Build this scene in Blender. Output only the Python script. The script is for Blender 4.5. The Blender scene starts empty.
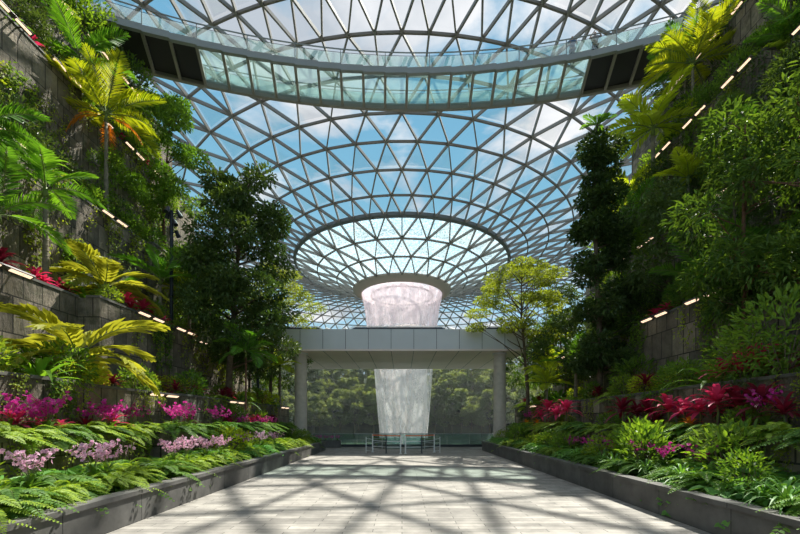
import bpy, math, random
import numpy as np
from mathutils import Vector, Matrix, Euler
random.seed(7); rng = np.random.default_rng(11)
PI = math.pi
S = bpy.context.scene
COL = S.collection
H = 1.6          # eye height
F = 400.0        # focal length in pixels (18 mm on a 36 mm, 800 px wide frame)

# ------------------------------------------------------------------ camera
cam = bpy.data.cameras.new('camera'); camo = bpy.data.objects.new('camera', cam); COL.objects.link(camo)
cam.lens = 18; cam.sensor_width = 36; cam.shift_x = -0.0025; cam.shift_y = 0.1925
cam.clip_end = 2000; camo.location = (0, 0, H); camo.rotation_euler = (PI/2, 0, 0)
S.camera = camo

# ------------------------------------------------------------------ light and exposure
S.view_settings.view_transform = 'Standard'; S.view_settings.look = 'None'
S.view_settings.gamma = 1; S.view_settings.use_curve_mapping = False
S.view_settings.exposure = 0.53
S.cycles.max_bounces = 8; S.cycles.transparent_max_bounces = 24
S.cycles.diffuse_bounces = 4; S.cycles.glossy_bounces = 2; S.cycles.caustics_reflective = False
S.cycles.caustics_refractive = False; S.cycles.sample_clamp_indirect = 4
S.cycles.use_denoising = True
sun = bpy.data.lights.new('sun', 'SUN'); suno = bpy.data.objects.new('sun', sun); COL.objects.link(suno)
sun.energy = 6.6; sun.angle = math.radians(0.6); sun.color = (1.0, 0.94, 0.84)
SUN = Vector((0.27, 0.46, 0.84)).normalized()
suno.rotation_euler = SUN.to_track_quat('Z', 'Y').to_euler(); suno.location = (40, 30, 80)

def world():
    w = bpy.data.worlds.new('world'); S.world = w; w.use_nodes = True
    n, l = w.node_tree.nodes, w.node_tree.links; n.clear()
    out = n.new('ShaderNodeOutputWorld'); bg = n.new('ShaderNodeBackground'); bg.inputs['Strength'].default_value = 1.0
    tc = n.new('ShaderNodeTexCoord'); sep = n.new('ShaderNodeSeparateXYZ'); l.new(tc.outputs['Generated'], sep.inputs[0])
    mx = n.new('ShaderNodeMath'); mx.operation = 'MAXIMUM'; mx.inputs[1].default_value = 0.06; l.new(sep.outputs[2], mx.inputs[0])
    dx = n.new('ShaderNodeMath'); dx.operation = 'DIVIDE'; l.new(sep.outputs[0], dx.inputs[0]); l.new(mx.outputs[0], dx.inputs[1])
    dy = n.new('ShaderNodeMath'); dy.operation = 'DIVIDE'; l.new(sep.outputs[1], dy.inputs[0]); l.new(mx.outputs[0], dy.inputs[1])
    cb = n.new('ShaderNodeCombineXYZ'); l.new(dx.outputs[0], cb.inputs[0]); l.new(dy.outputs[0], cb.inputs[1]); cb.inputs[2].default_value = 3.7
    nz = n.new('ShaderNodeTexNoise'); nz.inputs['Scale'].default_value = 2.0; nz.inputs['Detail'].default_value = 9; nz.inputs['Roughness'].default_value = 0.56
    nz.inputs['Distortion'].default_value = 0.4
    l.new(cb.outputs[0], nz.inputs['Vector'])
    # the cover thickens overhead and thins lower down
    el = n.new('ShaderNodeMapRange'); el.inputs[1].default_value = 0.45; el.inputs[2].default_value = 0.76; el.inputs[3].default_value = -0.03; el.inputs[4].default_value = 0.14
    l.new(sep.outputs[2], el.inputs[0])
    ad = n.new('ShaderNodeMath'); ad.operation = 'ADD'; l.new(nz.outputs[0], ad.inputs[0]); l.new(el.outputs[0], ad.inputs[1])
    cr = n.new('ShaderNodeValToRGB'); cr.color_ramp.elements[0].position = 0.49; cr.color_ramp.elements[1].position = 0.63
    l.new(ad.outputs[0], cr.inputs[0])
    sk = n.new('ShaderNodeValToRGB'); e = sk.color_ramp.elements
    e[0].position = 0.0; e[0].color = (0.50, 0.60, 0.66, 1); e[1].position = 1.0; e[1].color = (0.08, 0.24, 0.43, 1)
    a = e.new(0.25); a.color = (0.30, 0.50, 0.64, 1); a = e.new(0.48); a.color = (0.17, 0.37, 0.51, 1)
    l.new(sep.outputs[2], sk.inputs[0])
    n2 = n.new('ShaderNodeTexNoise'); n2.inputs['Scale'].default_value = 2.6; n2.inputs['Detail'].default_value = 5; l.new(cb.outputs[0], n2.inputs['Vector'])
    cc = n.new('ShaderNodeMixRGB'); cc.inputs[1].default_value = (0.40, 0.43, 0.48, 1); cc.inputs[2].default_value = (0.76, 0.74, 0.75, 1)
    c2 = n.new('ShaderNodeMapRange'); c2.inputs[1].default_value = 0.38; c2.inputs[2].default_value = 0.62; l.new(n2.outputs[0], c2.inputs[0]); l.new(c2.outputs[0], cc.inputs[0])
    m = n.new('ShaderNodeMixRGB'); l.new(cr.outputs[0], m.inputs[0]); l.new(sk.outputs[0], m.inputs[1]); l.new(cc.outputs[0], m.inputs[2])
    l.new(m.outputs[0], bg.inputs['Color']); l.new(bg.outputs[0], out.inputs[0])
world()

# ------------------------------------------------------------------ materials
def newmat(name):
    m = bpy.data.materials.new(name); m.use_nodes = True
    n, l = m.node_tree.nodes, m.node_tree.links
    return m, n, l, n['Principled BSDF'], n['Material Output']

def plain(name, col, rough=0.5, metal=0.0, noise=0.0, nscale=4.0, emit=None):
    m, n, l, p, o = newmat(name)
    p.inputs['Roughness'].default_value = rough; p.inputs['Metallic'].default_value = metal
    p.inputs['Base Color'].default_value = (*col, 1)
    if noise:
        tc = n.new('ShaderNodeTexCoord'); t = n.new('ShaderNodeTexNoise'); t.inputs['Scale'].default_value = nscale; t.inputs['Detail'].default_value = 6
        l.new(tc.outputs['Object'], t.inputs['Vector'])
        mr = n.new('ShaderNodeMapRange'); mr.inputs[1].default_value = 0.3; mr.inputs[2].default_value = 0.7; mr.inputs[3].default_value = 1-noise; mr.inputs[4].default_value = 1+noise
        l.new(t.outputs[0], mr.inputs[0])
        mu = n.new('ShaderNodeVectorMath'); mu.operation = 'SCALE'; mu.inputs[0].default_value = col; l.new(mr.outputs[0], mu.inputs['Scale'])
        l.new(mu.outputs[0], p.inputs['Base Color'])
        b = n.new('ShaderNodeBump'); b.inputs['Strength'].default_value = 0.15; b.inputs['Distance'].default_value = 0.02
        l.new(t.outputs[0], b.inputs['Height']); l.new(b.outputs[0], p.inputs['Normal'])
    if emit:
        p.inputs['Emission Color'].default_value = (*emit[:3], 1); p.inputs['Emission Strength'].default_value = emit[3]
    return m

def leafmat(name, c1, c2, transl=0.4, rough=0.42, tcol=None):
    """c1 and c2: the two ends of the leaf-to-leaf variation"""
    m, n, l, p, o = newmat(name)
    if max(c1[1], c2[1]) > max(c1[0], c2[0])*0.95: c1, c2 = [(min(c[0]*1.35*k+.006, c[1]*k*(1.08 if 'yellow' in name or 'golden' in name else 0.90)), c[1]*1.12*k, c[2]*1.25*k) for c, k in ((c1, 0.72), (c2, 1.12))]
    g = n.new('ShaderNodeNewGeometry'); oi = n.new('ShaderNodeObjectInfo')
    mix = n.new('ShaderNodeMixRGB'); mix.inputs[1].default_value = (*c1, 1); mix.inputs[2].default_value = (*c2, 1)
    av = n.new('ShaderNodeMath'); av.operation = 'MULTIPLY_ADD'; av.inputs[1].default_value = 0.6
    ob = n.new('ShaderNodeMath'); ob.operation = 'MULTIPLY'; ob.inputs[1].default_value = 0.4
    l.new(oi.outputs['Random'], ob.inputs[0]); l.new(g.outputs['Random Per Island'], av.inputs[0]); l.new(ob.outputs[0], av.inputs[2])
    l.new(av.outputs[0], mix.inputs[0])
    l.new(mix.outputs[0], p.inputs['Base Color']); p.inputs['Roughness'].default_value = rough+0.1
    p.inputs['Specular IOR Level'].default_value = 0.3
    tr = n.new('ShaderNodeBsdfTranslucent')
    tm = n.new('ShaderNodeMixRGB'); tm.blend_type = 'MULTIPLY'; tm.inputs[0].default_value = 1
    tm.inputs[2].default_value = (*(tcol or (1.65, 1.5, 0.45)), 1); l.new(mix.outputs[0], tm.inputs[1]); l.new(tm.outputs[0], tr.inputs[0])
    ms = n.new('ShaderNodeMixShader'); ms.inputs[0].default_value = transl
    l.new(p.outputs[0], ms.inputs[1]); l.new(tr.outputs[0], ms.inputs[2]); l.new(ms.outputs[0], o.inputs[0])
    return m

def glassmat(name, tint, refl=0.12, milk=0.0, milkcol=(0.8, 0.85, 0.86), speck=0.0):
    m, n, l, p, o = newmat(name); n.remove(p)
    t = n.new('ShaderNodeBsdfTransparent'); t.inputs[0].default_value = (*tint, 1)
    g = n.new('ShaderNodeBsdfGlossy'); g.inputs['Roughness'].default_value = 0.03; g.inputs[0].default_value = (1, 1, 1, 1)
    f = n.new('ShaderNodeFresnel'); f.inputs[0].default_value = 1.45
    fm = n.new('ShaderNodeMath'); fm.operation = 'MULTIPLY'; fm.inputs[1].default_value = refl*5; fm.use_clamp = True; l.new(f.outputs[0], fm.inputs[0])
    ms = n.new('ShaderNodeMixShader'); l.new(fm.outputs[0], ms.inputs[0]); l.new(t.outputs[0], ms.inputs[1]); l.new(g.outputs[0], ms.inputs[2])
    last = ms
    if milk:
        d = n.new('ShaderNodeBsdfTranslucent'); d.inputs[0].default_value = (*milkcol, 1)
        m2 = n.new('ShaderNodeMixShader'); m2.inputs[0].default_value = milk
        if speck:
            tc = n.new('ShaderNodeTexCoord'); nz = n.new('ShaderNodeTexNoise'); nz.inputs['Scale'].default_value = 5; nz.inputs['Detail'].default_value = 3
            l.new(tc.outputs['Object'], nz.inputs['Vector'])
            mr = n.new('ShaderNodeMapRange'); mr.inputs[1].default_value = 0.35; mr.inputs[2].default_value = 0.65; mr.inputs[3].default_value = milk-speck; mr.inputs[4].default_value = milk+speck
            l.new(nz.outputs[0], mr.inputs[0]); l.new(mr.outputs[0], m2.inputs[0])
        l.new(ms.outputs[0], m2.inputs[1]); l.new(d.outputs[0], m2.inputs[2]); last = m2
    l.new(last.outputs[0], o.inputs[0])
    return m

def stonemat(name, cA, cB, mortar, bw=0.9, rh=0.42, ax='YZ', bump=0.6, msize=0.02, scale=1.0, rugged=True):
    m, n, l, p, o = newmat(name)
    tc = n.new('ShaderNodeTexCoord'); sp = n.new('ShaderNodeSeparateXYZ'); l.new(tc.outputs['Object'], sp.inputs[0])
    cb = n.new('ShaderNodeCombineXYZ'); k = {'X': 0, 'Y': 1, 'Z': 2}
    if ax == 'YZ':   # x+y covers faces turned either way
        ad = n.new('ShaderNodeMath'); ad.operation = 'ADD'; l.new(sp.outputs[0], ad.inputs[0]); l.new(sp.outputs[1], ad.inputs[1]); l.new(ad.outputs[0], cb.inputs[0])
    else: l.new(sp.outputs[k[ax[0]]], cb.inputs[0])
    l.new(sp.outputs[k[ax[1]]], cb.inputs[1])
    br = n.new('ShaderNodeTexBrick'); br.inputs['Scale'].default_value = scale; br.inputs['Brick Width'].default_value = bw; br.inputs['Row Height'].default_value = rh
    br.inputs['Mortar Size'].default_value = msize; br.inputs['Mortar Smooth'].default_value = 0.2; br.inputs['Bias'].default_value = 0
    br.inputs['Color1'].default_value = (*cA, 1); br.inputs['Color2'].default_value = (*cB, 1); br.inputs['Mortar'].default_value = (*mortar, 1)
    l.new(cb.outputs[0], br.inputs['Vector'])
    n1 = n.new('ShaderNodeTexNoise'); n1.inputs['Scale'].default_value = 2.2; n1.inputs['Detail'].default_value = 8; n1.inputs['Roughness'].default_value = 0.65
    l.new(tc.outputs['Object'], n1.inputs['Vector'])
    mr = n.new('ShaderNodeMapRange'); mr.inputs[1].default_value = 0.3; mr.inputs[2].default_value = 0.7; mr.inputs[3].default_value = 0.62; mr.inputs[4].default_value = 1.3
    l.new(n1.outputs[0], mr.inputs[0])
    vm = n.new('ShaderNodeVectorMath'); vm.operation = 'SCALE'; l.new(br.outputs['Color'], vm.inputs[0]); l.new(mr.outputs[0], vm.inputs['Scale'])
    l.new(vm.outputs[0], p.inputs['Base Color']); p.inputs['Roughness'].default_value = 0.8
    if rugged:
        mo = n.new('ShaderNodeTexNoise'); mo.inputs['Scale'].default_value = 0.9; mo.inputs['Detail'].default_value = 9; mo.inputs['Roughness'].default_value = 0.7; l.new(tc.outputs['Object'], mo.inputs['Vector'])
        mk = n.new('ShaderNodeMapRange'); mk.inputs[1].default_value = 0.50; mk.inputs[2].default_value = 0.62; mk.inputs[4].default_value = 0.75; l.new(mo.outputs[0], mk.inputs[0])
        mm_ = n.new('ShaderNodeMixRGB'); mm_.inputs[2].default_value = (0.055, 0.060, 0.022, 1); l.new(mk.outputs[0], mm_.inputs[0]); l.new(vm.outputs[0], mm_.inputs[1]); l.new(mm_.outputs[0], p.inputs['Base Color'])
    hm = n.new('ShaderNodeMath'); hm.operation = 'MULTIPLY_ADD'; hm.inputs[1].default_value = -0.7; l.new(br.outputs['Fac'], hm.inputs[0])
    if rugged:
        mp = n.new('ShaderNodeMapping'); mp.inputs['Scale'].default_value = (3.2, 3.2, 0.9); l.new(tc.outputs['Object'], mp.inputs[0])
        n2 = n.new('ShaderNodeTexNoise'); n2.inputs['Scale'].default_value = 1.6; n2.inputs['Detail'].default_value = 6; n2.inputs['Roughness'].default_value = 0.7; l.new(mp.outputs[0], n2.inputs['Vector'])
        l.new(n2.outputs[0], hm.inputs[2])
    else: l.new(n1.outputs[0], hm.inputs[2])
    b = n.new('ShaderNodeBump'); b.inputs['Strength'].default_value = bump; b.inputs['Distance'].default_value = 0.12 if rugged else 0.01
    l.new(hm.outputs[0], b.inputs['Height']); l.new(b.outputs[0], p.inputs['Normal'])
    return m

def watermat(name, cover, col=(0.9, 0.86, 0.87), fine=60.0, lo=0.42, hi=0.62, base=0.0):
    m, n, l, p, o = newmat(name); n.remove(p)
    tc = n.new('ShaderNodeTexCoord'); mp = n.new('ShaderNodeMapping'); mp.inputs['Scale'].default_value = (1, 1, 0.035); l.new(tc.outputs['Object'], mp.inputs[0])
    a = n.new('ShaderNodeTexNoise'); a.inputs['Scale'].default_value = 1.1; a.inputs['Detail'].default_value = 4; l.new(mp.outputs[0], a.inputs['Vector'])
    mp2 = n.new('ShaderNodeMapping'); mp2.inputs['Scale'].default_value = (1, 1, 0.22); l.new(tc.outputs['Object'], mp2.inputs[0])
    b = n.new('ShaderNodeTexNoise'); b.inputs['Scale'].default_value = fine/6; b.inputs['Detail'].default_value = 4; l.new(mp2.outputs[0], b.inputs['Vector'])
    mu = n.new('ShaderNodeMath'); mu.operation = 'MULTIPLY_ADD'; mu.inputs[1].default_value = 0.55; l.new(a.outputs[0], mu.inputs[0])
    m3 = n.new('ShaderNodeMath'); m3.operation = 'MULTIPLY'; m3.inputs[1].default_value = 0.45; l.new(b.outputs[0], m3.inputs[0]); l.new(m3.outputs[0], mu.inputs[2])
    mr = n.new('ShaderNodeMapRange'); mr.inputs[1].default_value = lo; mr.inputs[2].default_value = hi; mr.inputs[3].default_value = base; mr.inputs[4].default_value = cover
    l.new(mu.outputs[0], mr.inputs[0])
    t = n.new('ShaderNodeBsdfTransparent'); d = n.new('ShaderNodeBsdfDiffuse'); d.inputs[0].default_value = (*col, 1)
    tl = n.new('ShaderNodeBsdfTranslucent'); tl.inputs[0].default_value = (*col, 1)
    w = n.new('ShaderNodeMixShader'); w.inputs[0].default_value = 0.55; l.new(d.outputs[0], w.inputs[1]); l.new(tl.outputs[0], w.inputs[2])
    ms = n.new('ShaderNodeMixShader'); l.new(mr.outputs[0], ms.inputs[0]); l.new(t.outputs[0], ms.inputs[1]); l.new(w.outputs[0], ms.inputs[2])
    l.new(ms.outputs[0], o.inputs[0])
    return m

M = {}
M['stone'] = stonemat('weathered_stone', (0.33, 0.275, 0.205), (0.14, 0.118, 0.09), (0.05, 0.045, 0.035), 0.55, 0.95, 'YZ', 1.0, 0.018)
M['coping'] = plain('dark_coping', (0.12, 0.115, 0.10), 0.7, noise=0.3)
M['kerb'] = stonemat('kerb_granite', (0.13, 0.125, 0.118), (0.10, 0.096, 0.09), (0.03, 0.03, 0.03), 1.5, 2.0, 'YZ', 0.3, 0.008, rugged=False)
M['floor'] = stonemat('stone_paving', (0.36, 0.335, 0.30), (0.22, 0.205, 0.185), (0.075, 0.07, 0.063), 0.85, 0.16, 'XY', 0.4, 0.006, rugged=False)
M['soil'] = plain('dark_soil', (0.035, 0.026, 0.016), 0.95, noise=0.4, nscale=9)
M['valley'] = plain('planted_ground', (0.03, 0.05, 0.018), 0.95, noise=0.5, nscale=0.8)
M['steel'] = plain('painted_steel', (0.26, 0.24, 0.22), 0.6, 0.0)
M['ringsteel'] = plain('ring_steel', (0.23, 0.20, 0.175), 0.55, 0.2)
M['rim'] = plain('dark_rim', (0.16, 0.17, 0.17), 0.5, 0.2)
M['glass'] = glassmat('roof_glass', (0.95, 0.985, 0.99), 0.035)
M['wetglass'] = glassmat('wet_funnel_glass', (0.80, 0.92, 0.93), 0.12, 0.30, (0.62, 0.78, 0.82), 0.16)
M['bglass'] = glassmat('bridge_glass', (0.86, 0.95, 0.93), 0.05, 0.05, (0.6, 0.8, 0.75))
M['balglass'] = glassmat('balustrade_glass', (0.72, 0.84, 0.82), 0.16, 0.10, (0.5, 0.62, 0.6))
M['bridge'] = plain('bridge_steel', (0.30, 0.315, 0.32), 0.5, 0.3)
M['bridgetan'] = plain('bridge_underbeam', (0.30, 0.27, 0.24), 0.55, 0.2)
M['louver'] = plain('dark_louver', (0.018, 0.016, 0.02), 0.6)
M['panel'] = plain('fascia_panel', (0.60, 0.59, 0.60), 0.38, 0.1, noise=0.06, nscale=0.5)
M['soffit'] = plain('soffit_panel', (0.80, 0.65, 0.60), 0.5, 0.0, noise=0.06, nscale=0.5)
M['pillar'] = plain('pillar_concrete', (0.58, 0.51, 0.44), 0.7, noise=0.1)
M['joint'] = plain('panel_joint', (0.06, 0.06, 0.06), 0.8)
M['dark'] = plain('dark_metal', (0.03, 0.035, 0.045), 0.45, 0.4)
M['postblue'] = plain('slate_post', (0.07, 0.09, 0.12), 0.45, 0.3)
M['lens'] = plain('lit_lens', (0.9, 0.8, 0.7), 0.5, emit=(1.0, 0.70, 0.48, 0.95))
M['bar'] = plain('lamp_housing', (0.10, 0.09, 0.09), 0.5, 0.5)
M['white'] = plain('white_paint', (0.75, 0.75, 0.74), 0.5)
M['orange'] = plain('orange_rail', (0.72, 0.16, 0.06), 0.5)
M['waterU'] = watermat('falling_water_upper', 0.86, (0.97, 0.86, 0.91), 110, 0.40, 0.56, 0.38)
M['waterL'] = watermat('falling_water', 0.93, (1.0, 0.93, 0.90), 120, 0.41, 0.54, 0.14)
M['waterI'] = watermat('falling_water_inner', 0.55, (0.97, 0.97, 0.98), 60, 0.47, 0.55, 0.0)
M['pool'] = plain('pool_water', (0.05, 0.09, 0.09), 0.08)
M['bark'] = plain('grey_bark', (0.13, 0.095, 0.065), 0.85, noise=0.4, nscale=6)
M['barkred'] = plain('reddish_bark', (0.16, 0.075, 0.045), 0.8, noise=0.35, nscale=6)
M['barkpalm'] = plain('ringed_palm_bark', (0.22, 0.19, 0.13), 0.8, noise=0.35, nscale=7)
M['stalk'] = plain('green_stalk', (0.16, 0.22, 0.05), 0.6)
M['skin'] = plain('skin', (0.55, 0.34, 0.24), 0.6)
M['hair'] = plain('dark_hair', (0.02, 0.015, 0.012), 0.6)
M['shirtblue'] = plain('blue_shirt', (0.06, 0.12, 0.22), 0.8)
M['shirtgrey'] = plain('grey_shirt', (0.22, 0.21, 0.22), 0.8)
M['trousers'] = plain('dark_trousers', (0.03, 0.035, 0.05), 0.8)
LEAF = {
 'fern':  leafmat('fern_green', (0.13, 0.30, 0.035), (0.26, 0.42, 0.06), 0.42),
 'deepfern': leafmat('deep_fern_green', (0.045, 0.17, 0.03), (0.12, 0.27, 0.04), 0.38),
 'philo': leafmat('split_leaf_green', (0.06, 0.23, 0.04), (0.13, 0.34, 0.07), 0.35, 0.35),
 'shrub': leafmat('shrub_green', (0.07, 0.20, 0.02), (0.20, 0.33, 0.04), 0.42),
 'lime':  leafmat('lime_green', (0.28, 0.42, 0.03), (0.42, 0.50, 0.05), 0.5),
 'palm':  leafmat('palm_green', (0.045, 0.20, 0.025), (0.13, 0.33, 0.04), 0.42, 0.35),
 'ypalm': leafmat('yellow_palm', (0.18, 0.34, 0.02), (0.34, 0.40, 0.03), 0.5),
 'pleat': leafmat('golden_pleated', (0.25, 0.32, 0.04), (0.37, 0.38, 0.06), 0.42, tcol=(1.5, 1.4, 0.5)),
 'dark':  leafmat('dark_tree_green', (0.028, 0.085, 0.022), (0.075, 0.15, 0.04), 0.28, 0.35),
 'tree':  leafmat('tree_green', (0.05, 0.17, 0.025), (0.15, 0.30, 0.04), 0.42),
 'mid':  leafmat('mid_tree_green', (0.03, 0.11, 0.02), (0.10, 0.21, 0.035), 0.34),
 'light': leafmat('light_tree_green', (0.13, 0.22, 0.025), (0.27, 0.33, 0.05), 0.5),
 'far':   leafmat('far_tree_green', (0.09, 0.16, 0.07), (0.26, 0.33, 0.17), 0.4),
 'red':   leafmat('crimson_leaf', (0.52, 0.03, 0.08), (0.78, 0.09, 0.24), 0.45, 0.35, tcol=(1.3, 0.8, 1.0)),
 'maroon': leafmat('maroon_leaf', (0.10, 0.012, 0.025), (0.26, 0.03, 0.06), 0.4, 0.35, tcol=(1.8, 0.7, 0.9)),
 'magenta': leafmat('magenta_petal', (0.52, 0.03, 0.30), (0.75, 0.08, 0.45), 0.45, 0.5, tcol=(1.2, 0.9, 1.1)),
 'pink':  leafmat('pale_pink_petal', (0.62, 0.33, 0.50), (0.78, 0.55, 0.68), 0.45, 0.5, tcol=(1.1, 0.95, 1.0)),
 'orange': leafmat('orange_leaf', (0.65, 0.22, 0.03), (0.70, 0.38, 0.04), 0.5, tcol=(1.3, 1.0, 0.5)),
 'vine':  leafmat('vine_green', (0.12, 0.22, 0.02), (0.32, 0.40, 0.05), 0.42),
}
SOLAR = {}

# ------------------------------------------------------------------ mesh helpers
class MB:
    def __init__(s): s.v = []; s.f = []; s.n = 0; s.m = []
    def add(s, v, f, mi=0):
        v = np.asarray(v, dtype=float).reshape(-1, 3)
        s.v.append(v); s.f += [tuple(i+s.n for i in q) for q in f]; s.m += [mi]*len(f); s.n += len(v)
    def box(s, x0, x1, y0, y1, z0, z1, mi=0):
        v = [(x, y, z) for x in (x0, x1) for y in (y0, y1) for z in (z0, z1)]
        s.add(v, [(0,1,3,2),(4,6,7,5),(0,4,5,1),(2,3,7,6),(0,2,6,4),(1,5,7,3)], mi)
    def beam(s, a, b, w, d, up=(0, 0, 1), mi=0):
        a = Vector(a); b = Vector(b); t = (b-a).normalized(); u = Vector(up)
        sd = t.cross(u)
        if sd.length < 1e-4: sd = t.cross(Vector((1, 0, 0)))
        sd.normalize(); u = sd.cross(t).normalized()
        vs = []
        for p in (a, b):
            for i, j in ((-1,-1),(1,-1),(1,1),(-1,1)): vs.append(p + sd*(i*w/2) + u*(j*d/2))
        s.add(vs, [(3,2,1,0),(4,5,6,7),(0,1,5,4),(1,2,6,5),(2,3,7,6),(3,0,4,7)], mi)
    def tube(s, pts, rad, n=7, mi=0, cap=True):
        pts = [Vector(p) for p in pts]
        if not hasattr(rad, '__len__'): rad = [rad]*len(pts)
        vs = []; ref = Vector((0.3, 0.7, 0.2)).normalized()
        for i, p in enumerate(pts):
            t = (pts[min(i+1, len(pts)-1)]-pts[max(i-1, 0)]).normalized()
            a = t.cross(ref)
            if a.length < 0.1: a = t.cross(Vector((1, 0, 0)))
            a.normalize(); b = t.cross(a)
            for k in range(n):
                q = 2*PI*k/n; vs.append(p + (a*math.cos(q)+b*math.sin(q))*rad[i])
        fs = [(i*n+k, i*n+(k+1) % n, (i+1)*n+(k+1) % n, (i+1)*n+k) for i in range(len(pts)-1) for k in range(n)]
        if cap: fs += [tuple(range(n-1, -1, -1)), tuple((len(pts)-1)*n+k for k in range(n))]
        s.add(vs, fs, mi)
    def lathe(s, prof, n=48, c=(0, 0), mi=0, a0=0, a1=2*PI):
        full = abs(a1-a0-2*PI) < 1e-6; k = n if full else n+1
        vs = [(c[0]+r*math.sin(a0+(a1-a0)*i/n), c[1]-r*math.cos(a0+(a1-a0)*i/n), z) for r, z in prof for i in range(k)]
        fs = [(j*k+i, j*k+(i+1) % k, (j+1)*k+(i+1) % k, (j+1)*k+i) for j in range(len(prof)-1) for i in range(n)]
        s.add(vs, fs, mi)
    def leaves(s, c, d, nrm, L, W, fold=0.18, droop=0.15, mi=0):
        """vectorised leaves: base point c, direction d, face normal nrm (all Nx3), length and width (N)"""
        c = np.asarray(c, float); N = len(c)
        if N == 0: return
        d = np.asarray(d, float); d = d/np.maximum(np.linalg.norm(d, axis=1, keepdims=True), 1e-6)
        nr = np.asarray(nrm, float); sd = np.cross(d, nr); sd /= np.maximum(np.linalg.norm(sd, axis=1, keepdims=True), 1e-6)
        nr = np.cross(sd, d)
        L = np.broadcast_to(np.asarray(L, float), (N,))[:, None]; W = np.broadcast_to(np.asarray(W, float), (N,))[:, None]
        def P(u, w, h): return c + d*L*u + sd*W*w*0.5 + nr*(W*h) - nr*(L*droop*u*u)
        vs = np.stack([P(0, 0, 0), P(.3, -.9, fold), P(.66, -.8, fold), P(1, 0, 0), P(.66, .8, fold), P(.3, .9, fold)], 1).reshape(-1, 3)
        fs = []
        for i in range(N):
            b = i*6; fs.append((b, b+3, b+2, b+1)); fs.append((b, b+5, b+4, b+3))
        s.add(vs, fs, mi)
    def mesh(s, name, mats, smooth=False):
        me = bpy.data.meshes.new(name)
        v = np.concatenate(s.v) if s.v else np.zeros((0, 3))
        me.from_pydata(v.tolist(), [], s.f)
        for m in (mats if isinstance(mats, (list, tuple)) else [mats]): me.materials.append(m)
        if any(s.m): me.polygons.foreach_set('material_index', s.m)
        if smooth: me.polygons.foreach_set('use_smooth', [True]*len(me.polygons))
        me.update(); return me

def link(name, me, parent=None, loc=None, rot=None, sc=None):
    o = bpy.data.objects.new(name, me); COL.objects.link(o)
    if parent: o.parent = parent
    if loc is not None: o.location = loc
    if rot is not None: o.rotation_euler = rot
    if sc is not None: o.scale = (sc,)*3 if not hasattr(sc, '__len__') else sc
    return o
def tag(o, label, cat, group=None, kind=None):
    o['label'] = label; o['category'] = cat
    if group: o['group'] = group
    if kind: o['kind'] = kind
    return o
def thing(name, label, cat, loc=(0, 0, 0), rz=0, group=None, sc=1.0):
    o = bpy.data.objects.new(name, None); COL.objects.link(o); o.location = loc; o.rotation_euler = (0, 0, rz); o.scale = (sc,)*3
    o.empty_display_size = 0.1
    return tag(o, label, cat, group)
def struct(name, mb, mats, label=None, smooth=False):
    o = link(name, mb.mesh(name, mats, smooth)); o['kind'] = 'structure'
    if label: o['label'] = label
    return o
def unit(n):
    v = rng.normal(size=(n, 3)); return v/np.linalg.norm(v, axis=1, keepdims=True)

# ------------------------------------------------------------------ the roof (surface of revolution about the falling water)
D = 60.0; CX = 0.0
RINGS = [(7.2, 21.0, 26), (9.7, 22.3, 26), (12.5, 23.3, 26), (15.5, 24.5, 52), (18.05, 25.3, 52), (20.7, 26.3, 52), (23.7, 27.0, 52), (25.9, 27.9, 52),
         (28.9, 28.5, 52), (31.8, 29.0, 104), (34.6, 29.4, 104), (37.4, 29.6, 104), (40.4, 29.6, 104), (43.5, 29.3, 104), (46.8, 28.6, 104), (50.0, 27.5, 104),
         (53.2, 26.0, 104), (56.2, 24.1, 104), (59.2, 21.6, 104), (62.0, 18.6, 104), (64.6, 15.0, 104), (66.8, 10.8, 104), (68.4, 6.0, 104), (69.4, 0.6, 104)]
def ringpt(i, k):
    r, z, N = RINGS[i]
    if i < 3: ph = 0.5*(i % 2)
    elif i < 9: ph = 0.5*((i-3) % 2)
    else: ph = 0.5*((i-9) % 2)
    if i == 3: ph = 0
    a = 2*PI*(k+ph)/N
    return Vector((CX+r*math.sin(a), D-r*math.cos(a), z))
lat = MB(); rg = MB(); pan = MB(); wet = MB()
def rnorm(p):
    v = Vector((p.x-CX, p.y-D, 0)); return (v.normalized()*-0.25+Vector((0, 0, 1))).normalized()
def dia(a, b, w=0.125, d=0.30): lat.beam(a, b, w, d, up=(rnorm((a+b)/2)))
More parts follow.
